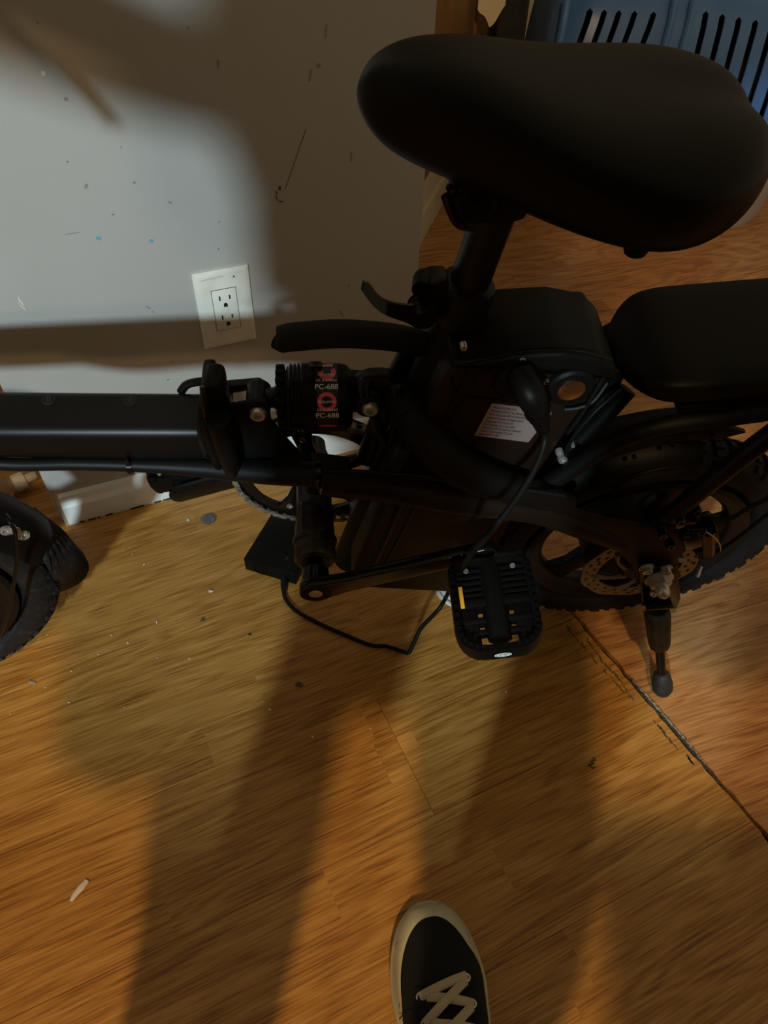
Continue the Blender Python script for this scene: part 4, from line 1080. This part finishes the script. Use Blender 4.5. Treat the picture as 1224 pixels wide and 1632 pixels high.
def bw(v): return BO+BU*v.x+BV*v.y+BW*v.z
g0 = flr(453, 918, .013)
MB().tube([C3(g0), C3(flr(452, 935, .008)), C3(flr(453, 945, .006))], [.0055, .0046, .0034], 12, 3).build('strain_relief', M_['cable'], ch)
cpts = [flr(452, 935, .008), flr(454, 952, .004), flr(470, 972, .0035), flr(505, 992, .0035), flr(545, 1010, .0035), flr(590, 1028, .0035), flr(615, 1030, .0045), flr(640, 1038, .006), flr(651, 1040, .010), flr(660, 1024, .022), flr(672, 1000, .04), flr(700, 970, .075),
        flr(718, 938, .12), bw(L(748, 888, .17)), bw(L(790, 838, .15)), bw(L(830, 785, .125)), bw(L(856, 740, .105)), bw(L(868, 705, .09)), bw(L(867, 685, .085))]
MB().tube([C3(p) for p in cpts], .0031, 10, 6).build('charger_cable', M_['cable'], ch, 60)
pl = [bw(L(830, 598, .066)), bw(L(838, 616, .078)), bw(L(847, 632, .085)), bw(L(855, 652, .088)), bw(L(862, 670, .088)), bw(L(867, 686, .086))]
plug = MB().tube([C3(p) for p in pl], [.0125, .0135, .0135, .0105, .0065, .0048], 16, 4).build('plug', M_['plastic'], ch, 50)
b = MB()
for t, rr_ in ((.15, .0115), (.45, .0098), (.75, .0082), (1.0, .0070), (1.3, .0060)):
    p = pl[3].lerp(pl[5], t*.72); dv = (chi.to_3x3() @ (pl[5]-pl[3])).normalized()
    b.lathe(C3(p)-dv*.0012, dv, [(0, rr_), (.0024, rr_)], 14)
b.build('plug_rib', M_['plastic'], plug)

# ================================================================== SMALL THINGS
# clear lid under the pedal
lc = flr(738, 934)
b = MB(); b.lathe((0, 0, 0), (0, 0, 1), [(0, .047), (.002, .048), (.005, .047), (.0055, .0435), (.003, .042), (.003, .038), (.0045, .037), (.0045, .033), (.003, .032), (.003, .010)], 64)
b.build('plastic_lid', M_['frost'], None, 40, label='clear round plastic lid lying under the near pedal', cat='lid').location = lc
# bottle lying beyond the end of the wall
p1 = flr(57, 757, .020); p0 = flr(-75, 812, .024)
bd_ = (p1-p0).normalized(); bl_ = (p1-p0).length
bo = empty('spray_bottle', mat_w=Matrix.Translation(p0) @ bd_.to_track_quat('Z', 'Y').to_matrix().to_4x4(), label='clear plastic bottle with a ribbed cap lying on its side at the left edge', cat='bottle')
MB().lathe((0, 0, 0), (0, 0, 1), [(0, .015), (.003, .022), (.01, .024), (bl_-.062, .024), (bl_-.050, .021), (bl_-.042, .012), (bl_-.038, .011)], 32).build('bottle_body', M_['amberliq'], bo, 50)
MB().lathe((0, 0, 0), (0, 0, 1), [(bl_-.095, .0243), (bl_-.072, .0243)], 32, cap=False).build('bottle_label', M_['teal'], bo, 50)
b = MB(); b.lathe((0, 0, 0), (0, 0, 1), [(bl_-.041, .0125), (bl_-.039, .0155), (bl_-.020, .0150), (bl_-.019, .009)], 32)
for k in range(28):
    a = 2*math.pi*k/28; b.box((math.cos(a)*.0153, math.sin(a)*.0153, bl_-.030), (.0012, .0012, .017), Matrix.Rotation(a, 3, 'Z'))
b.build('ribbed_cap', M_['frost'], bo, 30)
MB().lathe((0, 0, 0), (0, 0, 1), [(bl_-.020, .0088), (bl_-.004, .0078), (bl_, .0072), (bl_, .004), (bl_-.006, .0035)], 24).build('nozzle', M_['frost'], bo, 30)
def scrap(name, px, py, pts2, h, m, label, cat, **k):
    c = flr(px, py); b = MB()
    b.prism([Vector((x, y, .0006+h)) for x, y in pts2], (0, 0, -h), bev=min(h*.3, .0004))
    return b.build(name, m, None, 30, label=label, cat=cat, **k), c
def place(t): t[0].location = t[1]; return t[0]
random.seed(21)
def blob(r, sy=1, n=11, j=.25): return [(r*(1+random.uniform(-j, j))*math.cos(2*math.pi*i/n), r*sy*(1+random.uniform(-j, j))*math.sin(2*math.pi*i/n)) for i in range(n)]
place(scrap('flattened_sticker', 333, 827, blob(.0135, .95, 13, .14), .0008, mat('grey_gum', (.085, .08, .085), .5, noise=(200, (.25, .24, .24), .6, .75)), 'round dark grey gum spot stuck to the floor left of the charger', 'spot'))
p = flr(127, 1420); b = MB()
b.tube([Vector((-.006, -.012, .0025)), Vector((-.003, -.005, .0035)), Vector((.002, .003, .0040)), Vector((.006, .011, .0028))], [.0022, .0034, .0042, .0030], 8, 4, flat=.6)
b.build('paper_scrap', M_['crumbw'], None, 50, label='twisted white paper scrap on the floor at bottom left', cat='scrap').location = p
place(scrap('dark_scrap', 476, 1092, blob(.0055, .8, 7, .3), .001, M_['scuff'], 'small dark torn scrap on the floor in the middle of the shadow', 'scrap'))
place(scrap('dark_scrap', 51, 1088, [(-.006, .003), (.005, .001), (.007, -.003), (-.003, -.002)], .001, M_['scuffb'], 'small grey leaf-shaped flake below the front wheel', 'scrap'))
place(scrap('dark_scrap', 323, 989, blob(.0028, 1, 6), .0015, M_['scuff'], 'tiny dark pellet above the plank joint on the left', 'scrap'))
place(scrap('dark_scrap', 398, 1012, blob(.0022, .7, 6), .001, M_['blackink'], 'tiny black speck just below the plank joint', 'scrap'))
place(scrap('cream_flake', 300, 829, [(-.003, .004), (.002, .003), (.004, -.003), (-.002, -.004)], .0012, M_['crumbc'], 'cream flake on the floor beside the round dark spot', 'scrap'))
place(scrap('cream_flake', 336, 943, blob(.0042, .55, 8), .0015, M_['crumbw'], 'oval white crumb on the floor left of the charger cable', 'crumb'))
p = flr(943, 1218); b = MB()
b.tube([(-.007, -.004, .001), (-.002, -.002, .002), (.003, .001, .001), (-.001, .003, .0012), (.005, .006, .001)], .0007, 6, 4)
b.tube([(-.004, .001, .001), (.0, -.006, .0015), (.004, -.004, .001)], .0007, 6, 4).tube([(.001, .008, .001), (.006, .009, .0012), (.005, .004, .001)], .0005, 6, 4)
b.build('thread_tangle', M_['blackink'], None, 0, label='small tangle of black thread on the floor below the kickstand', cat='thread').location = p
cr0 = None
crumbs = [(197, 878), (211, 884), (230, 900), (250, 992), (204, 1025), (157, 1043), (72, 1096), (110, 1120), (251, 1049), (75, 1012), (498, 1175), (523, 1164), (590, 1162), (620, 1079), (806, 1103), (302, 1050), (114, 1070), (16, 1138), (360, 785), (430, 1131), (178, 1013), (411, 1036), (198, 1128)]
for i, (x, y) in enumerate(crumbs):
    if cr0 is None:
        b = MB(); b.ball((0, 0, .0009), .0013, 1, (1.2, .9, .75))
        cr0 = b.build('crumb', M_['crumbw'], None, 40, label='tiny pale crumb scattered on the honey wood floor', cat='crumb', group='crumbs scattered on the floor'); o = cr0
    else: o = cr0.copy(); COL.objects.link(o)
    o.location = flr(x, y); s_ = random.uniform(.6, 1.25); o.scale = (s_*random.uniform(.8, 1.5), s_, s_); o.rotation_euler = (0, 0, random.uniform(0, 3))
    
# ================================================================== SNEAKER
TO = flr(679, 1438, .02); HE = Vector((TO.x+.052, TO.y-.285, 0))
sy = Vector((TO.x-HE.x, TO.y-HE.y, 0)).normalized(); sx = Vector((sy.y, -sy.x, 0)); SLEN = .285
sn_ = empty('sneaker', mat_w=Matrix.Translation(Vector((TO.x, TO.y, 0))-sy*SLEN) @ rotm(sx, sy, Vector((0, 0, 1))).to_4x4(), label='black canvas sneaker with off-white rubber toe and cream laces at the bottom', cat='shoe')
def foot(t):       # half widths (left, right) at t in 0 (heel) .. 1 (toe)
    if t > .70:
        e = math.sqrt(max(0.0, 1-((t-.70)/.30)**2)); e = e**.92
        return .0530*e, .0490*e
    tab = [(0, .006, .006), (.01, .014, .014), (.03, .024, .024), (.10, .033, .033), (.25, .037, .035), (.45, .042, .038), (.58, .0495, .045), (.70, .0530, .0490)]
    for i in range(len(tab)-1):
        if tab[i][0] <= t <= tab[i+1][0]:
            f = (t-tab[i][0])/(tab[i+1][0]-tab[i][0]); return tab[i][1]+(tab[i+1][1]-tab[i][1])*f, tab[i][2]+(tab[i+1][2]-tab[i][2])*f
    return .004, .004
ts = [0, .01, .03, .06, .1, .18, .25, .35, .45, .52, .58, .64, .70]+[.70+.30*math.sin(R(k)) for k in (8, 16, 24, 32, 40, 47, 54, 60, 66, 71, 76, 80, 84, 87)]
def loop_():       # left side heel->toe, then right side toe->heel
    return [(-foot(t)[0], t*SLEN) for t in ts]+[(0, SLEN)]+[(foot(t)[1], t*SLEN) for t in ts[::-1]]
LP = loop_()
def off(k, z): # offset the loop by k along its normal
    n = len(LP); out = []
    for i in range(n):
        x0_, y0_ = LP[i-1]; x1_, y1_ = LP[(i+1) % n]; tx, ty = x1_-x0_, y1_-y0_; l_ = math.hypot(tx, ty) or 1
        out.append(Vector((LP[i][0]-ty/l_*k, LP[i][1]+tx/l_*k, z)))
    return out
b = MB(); b.rings([off(-.001, .0), off(0, .003), off(0, .017), off(.0012, .018), off(.0012, .023), off(-.001, .026), off(-.004, .028)])
so = b.build('sole', M_['toecap'], sn_, 50)
def htop(t):
    tab = [(0, .07), (.1, .085), (.3, .092), (.45, .088), (.55, .078), (.65, .067), (.75, .058), (.85, .051), (.92, .044), (.97, .035), (.985, .031), (1, .028)]
    for i in range(len(tab)-1):
        if tab[i][0] <= t <= tab[i+1][0]:
            f = (t-tab[i][0])/(tab[i+1][0]-tab[i][0]); return tab[i][1]+(tab[i+1][1]-tab[i][1])*f
    return .03
def sec_(t, k=.94, z0=.024, n=17):
    l_, r_ = foot(t); h = htop(t); out = []
    for i in range(n):
        a = math.pi*i/(n-1); c = math.cos(a); x = (-l_ if c > 0 else r_)*abs(c)**.72*k
        out.append(Vector((x, t*SLEN, z0+(h-z0)*math.sin(a)**.8)))
    return out
b = MB(); tt = [.015, .05, .1, .2, .3, .4, .5, .58, .64, .70, .75, .80, .85, .89, .925, .95, .962]
b.rings([sec_(t) for t in tt])
uppr = b.build('upper', M_['canvas'], sn_, 70)
def surf(x, t, dz=0.0):
    l_, r_ = foot(t); k = abs(x)/((l_ if x < 0 else r_)*.94); k = min(k, .98)
    a = math.acos(k**(1/.72)); return Vector((x, t*SLEN, .024+(htop(t)-.024)*math.sin(a)**.8+dz))
# rubber toe bumper, following the outline round the front
n = len(LP); idx = [i for i in range(n) if (LP[i][0] <= 0 and LP[i][1] > .50*SLEN) or (LP[i][0] > 0 and LP[i][1] > .66*SLEN)]
def onup(p, dz):       # just above the canvas at plan position p
    t = p.y/SLEN; l_, r_ = foot(min(t, .977)); lim = (l_ if p.x < 0 else r_)*.94
    if abs(p.x) > lim*.985 or t > .977: return None
    return surf(p.x, t).z+dz
b = MB(); rings = []
for q_, i in enumerate(idx):
    f = max(0.0, min(1.0, (LP[i][1]/SLEN-.50)/.50)); w_ = f**2.0
    edge = min(1, q_/3, (len(idx)-1-q_)/3)*.8+.2
    W_ = (.0055+.0150*w_)*edge; cols = [off(.0010, 0)[i]+Vector((0, 0, .022))]; zl = .0
    for k in range(1, 6):
        p = off(-W_*k/5, 0)[i]; hz = .022+(.012+.004*w_)*edge*math.sin(min(1, k/3.2)*math.pi/2)
        z = onup(p, .0024 if k < 5 else .0008); z = max(hz, z) if z is not None else hz
        cols.append(Vector((p.x, p.y, z)))
    cols.append(off(-W_*1.02, 0)[i]+Vector((0, 0, .024))); cols.append(off(-.003, 0)[i]+Vector((0, 0, .021)))
    rings.append(cols)
b.rings(rings); toe = b.build('toe_bumper', M_['toecap'], sn_, 60)
def strip(path, w, th, name, m, par, sm=4):
    P_, _ = catmull(path, [0]*len(path), sm); b = MB(); rg = []
    for i, p in enumerate(P_):
        t_ = (P_[min(i+1, len(P_)-1)]-P_[max(i-1, 0)]).normalized(); s_ = t_.cross(Vector((0, 0, 1))).normalized(); nz = s_.cross(t_)
        rg.append([p+s_*w/2, p+s_*w*.3+nz*th, p-s_*w*.3+nz*th, p-s_*w/2, p-s_*w*.3-nz*th*.3, p+s_*w*.3-nz*th*.3])
    b.rings(rg); return b.build(name, m, par, 40)
XS = .0235
for sgn in (-1, 1):
    strip([surf(sgn*.024, t, .0012) for t in (.69, .65, .60, .54, .48, .42)], .015, .0014, 'eyestay', M_['canvas'], sn_)
    strip([surf(sgn*.0165, t, .0028) for t in (.71, .66, .60, .54, .48, .42)], .0009, .0005, 'seam_stitching', M_['dusty'], sn_)
evs = [.662, .578, .495, .41]
for t in evs:
    for sgn in (-1, 1):
        tq = t+(.035 if sgn > 0 else 0)
        MB().lathe(surf(sgn*(XS if sgn > 0 else .028), tq, .0028), (sgn*.35, .05, 1), [(0, .0040), (.0012, .0040), (.0014, .0024), (.0003, .0022)], 14).build('eyelet', M_['steel'], sn_)
def lace(xa, ta, xb, tb, lift=0.0):
    p = []
    for k in range(6):
        f = k/5; x = xa+(xb-xa)*f; t = ta+(tb-ta)*f
        p.append(surf(x, t, .0040+.0045*math.sin(math.pi*f)+lift*math.sin(math.pi*f)))
    strip(p, .0086, .0014, 'lace', M_['lace'], sn_)
lace(-.028, evs[0], XS, evs[0]+.042, .001)
for i in range(len(evs)-1):
    lace(-.021, evs[i]-.004, XS, evs[i+1]+.035, .0); lace(XS*.9, evs[i]+.025, -.028, evs[i+1], .0035)
strip([surf(-.050, .62, .001), surf(-.042, .635, .0015), surf(-.034, .632, .0015), surf(-.026, .69, .002)], .0012, .0006, 'seam_stitching', M_['dusty'], sn_)

# ================================================================== PERSON (stands behind and around the camera; only the shoe is in view)
ank = sn_.matrix_world @ Vector((0, .085, .07))
PY = -.105
sc_ = empty('shade_cabinet', (.58, -.56, 0), label='brown wooden cabinet standing beside the person, right of the sneaker', cat='cabinet')  # unseen furniture, added to block the lamps at the lower right
def cb_box(n_, lo, hi, m, bev=.003):
    o = MB().box([(lo[i]+hi[i])/2-sc_.location[i] for i in range(3)], [hi[i]-lo[i] for i in range(3)], bev=bev).build(n_, m, sc_, 30); return o
cb_box('carcass', (.185, -.74, .05), (.92, -.38, 1.00), M_['card']); cb_box('worktop', (.172, -.76, 1.0), (.93, -.36, 1.03), M_['card']); cb_box('plinth', (.26, -.72, 0), (.90, -.40, .05), M_['bagm'])
for k in (0, 1):
    d_ = cb_box('door', (.25+k*.335, -.378, .07), (.575+k*.335, -.360, .98), M_['card'])
    MB().tube([(.545+k*.08-.58, -.352+.56, .50), (.545+k*.08-.58, -.345+.56, .56), (.545+k*.08-.58, -.352+.56, .62)], .005, 8, 3).build('handle', M_['steel'], d_)
sb_ = empty('shade_sideboard', (.0, -1.30, 0), label='unseen long low sideboard standing against the room behind the person', cat='shade_sideboard')  # unseen furniture, added to keep the low lamps off the near floor
def sb_box(n_, lo, hi, m, par=None):
    return MB().box([(lo[i]+hi[i])/2-sb_.location[i] for i in range(3)], [hi[i]-lo[i] for i in range(3)], bev=.003).build(n_, m, par or sb_, 30)
sb_box('carcass', (-1.28, -1.56, .06), (1.28, -1.03, .835), M_['card']); sb_box('top_board', (-1.30, -1.58, .835), (1.30, -1.00, .862), M_['card']); sb_box('plinth', (-1.25, -1.52, 0), (1.25, -1.06, .06), M_['bagm'])
for k in range(4):
    d_ = sb_box('door', (-1.26+k*.635, -1.029, .08), (-.645+k*.635, -1.010, .82), M_['card'])
    MB().ball((-.70+k*.635, -.998+1.30, .55), .014, 2).build('knob', M_['steel'], d_)
pe = empty('person', (-.03, PY, 0), label='person standing in dark clothes who wears the black sneaker', cat='person')
def ell(cx, cy, z, rx, ry, n=28, p=.85):
    return [Vector((cx+rx*math.copysign(abs(math.cos(a))**p, math.cos(a)), cy+ry*math.copysign(abs(math.sin(a))**p, math.sin(a)), z)) for a in [2*math.pi*k/n for k in range(n)]]
def pp(mb, name, m):
    o = mb.build(name, m, None, 60); o.parent = pe; o.location = -Vector(pe.location); return o
b = MB()
b.rings([ell(-.055, PY, .865, .225, .072), ell(-.06, PY-.005, .92, .232, .078), ell(-.06, PY-.04, 1.05, .235, .10), ell(-.055, PY-.04, 1.25, .235, .11), ell(-.05, PY, 1.46, .235, .11), ell(-.04, PY+.01, 1.54, .16, .085), ell(-.03, PY+.02, 1.58, .07, .07)])
b.tube([(-.23, PY, 1.48), (-.37, PY-.03, 1.26), (-.50, PY-.05, 1.06), (-.40, PY-.02, .99), (-.31, PY+.01, .945), (-.22, PY+.05, .91)], [.060, .058, .050, .046, .042, .036], 14, 4)
b.tube([(.13, PY, 1.48), (.25, PY-.05, 1.24), (.34, PY-.08, 1.02), (.24, PY+.03, .985), (.15, PY+.10, .96)], [.062, .060, .055, .046, .038], 14, 4)
b.rings([ell(-.215, PY-.01, .74, .035, .05), ell(-.215, PY-.01, .77, .062, .065), ell(-.21, PY-.01, .86, .066, .07), ell(-.20, PY-.01, .93, .05, .06)])  # flare at the left hip, added to keep the cool lamp off the wall
pp(b, 'jacket', M_['shirt'])
b = MB()
b.rings([ell(.015, PY, .862, .18, .068), ell(.01, PY, .88, .20, .072), ell(-.02, PY, .95, .19, .07)])
for hx_, kx, ax_, ky, ay in ((-.098, -.125, -.17, PY+.03, PY+.01), (.140, .135, ank.x, PY+.02, ank.y-.02)):
    b.rings([ell(hx_, PY, .89, .086, .070), ell(hx_, PY, .80, .088, .075), ell((hx_+kx)/2, (PY+ky)/2, .62, .083, .082), ell(kx, ky, .46, .074, .075), ell((kx+ax_)/2, (ky+ay)/2, .30, .068, .068), ell(ax_, ay, .16, .060, .060), ell(ax_, ay, .135, .058, .058)])
pp(b, 'trousers', M_['denim'])
b = MB(); b.rings([ell(-.03, PY+.02, z+.13, rx, ry) for z, rx, ry in ((1.42, .055, .055), (1.50, .052, .058), (1.53, .062, .075), (1.60, .074, .095), (1.67, .076, .098), (1.73, .055, .075), (1.755, .02, .03))])
b.tube([(-.22, PY+.05, .91), (-.16, PY+.08, .905)], [.028, .022], 12).tube([(.15, PY+.10, .96), (.10, PY+.115, .955)], [.028, .022], 12)
b.tube([(-.17, PY+.03, .14), (-.17, PY+.02, .06), (-.175, PY+.13, .03)], [.040, .042, .034], 12, 3)
pp(b, 'body', M_['skin'])
bpy.context.view_layer.update()
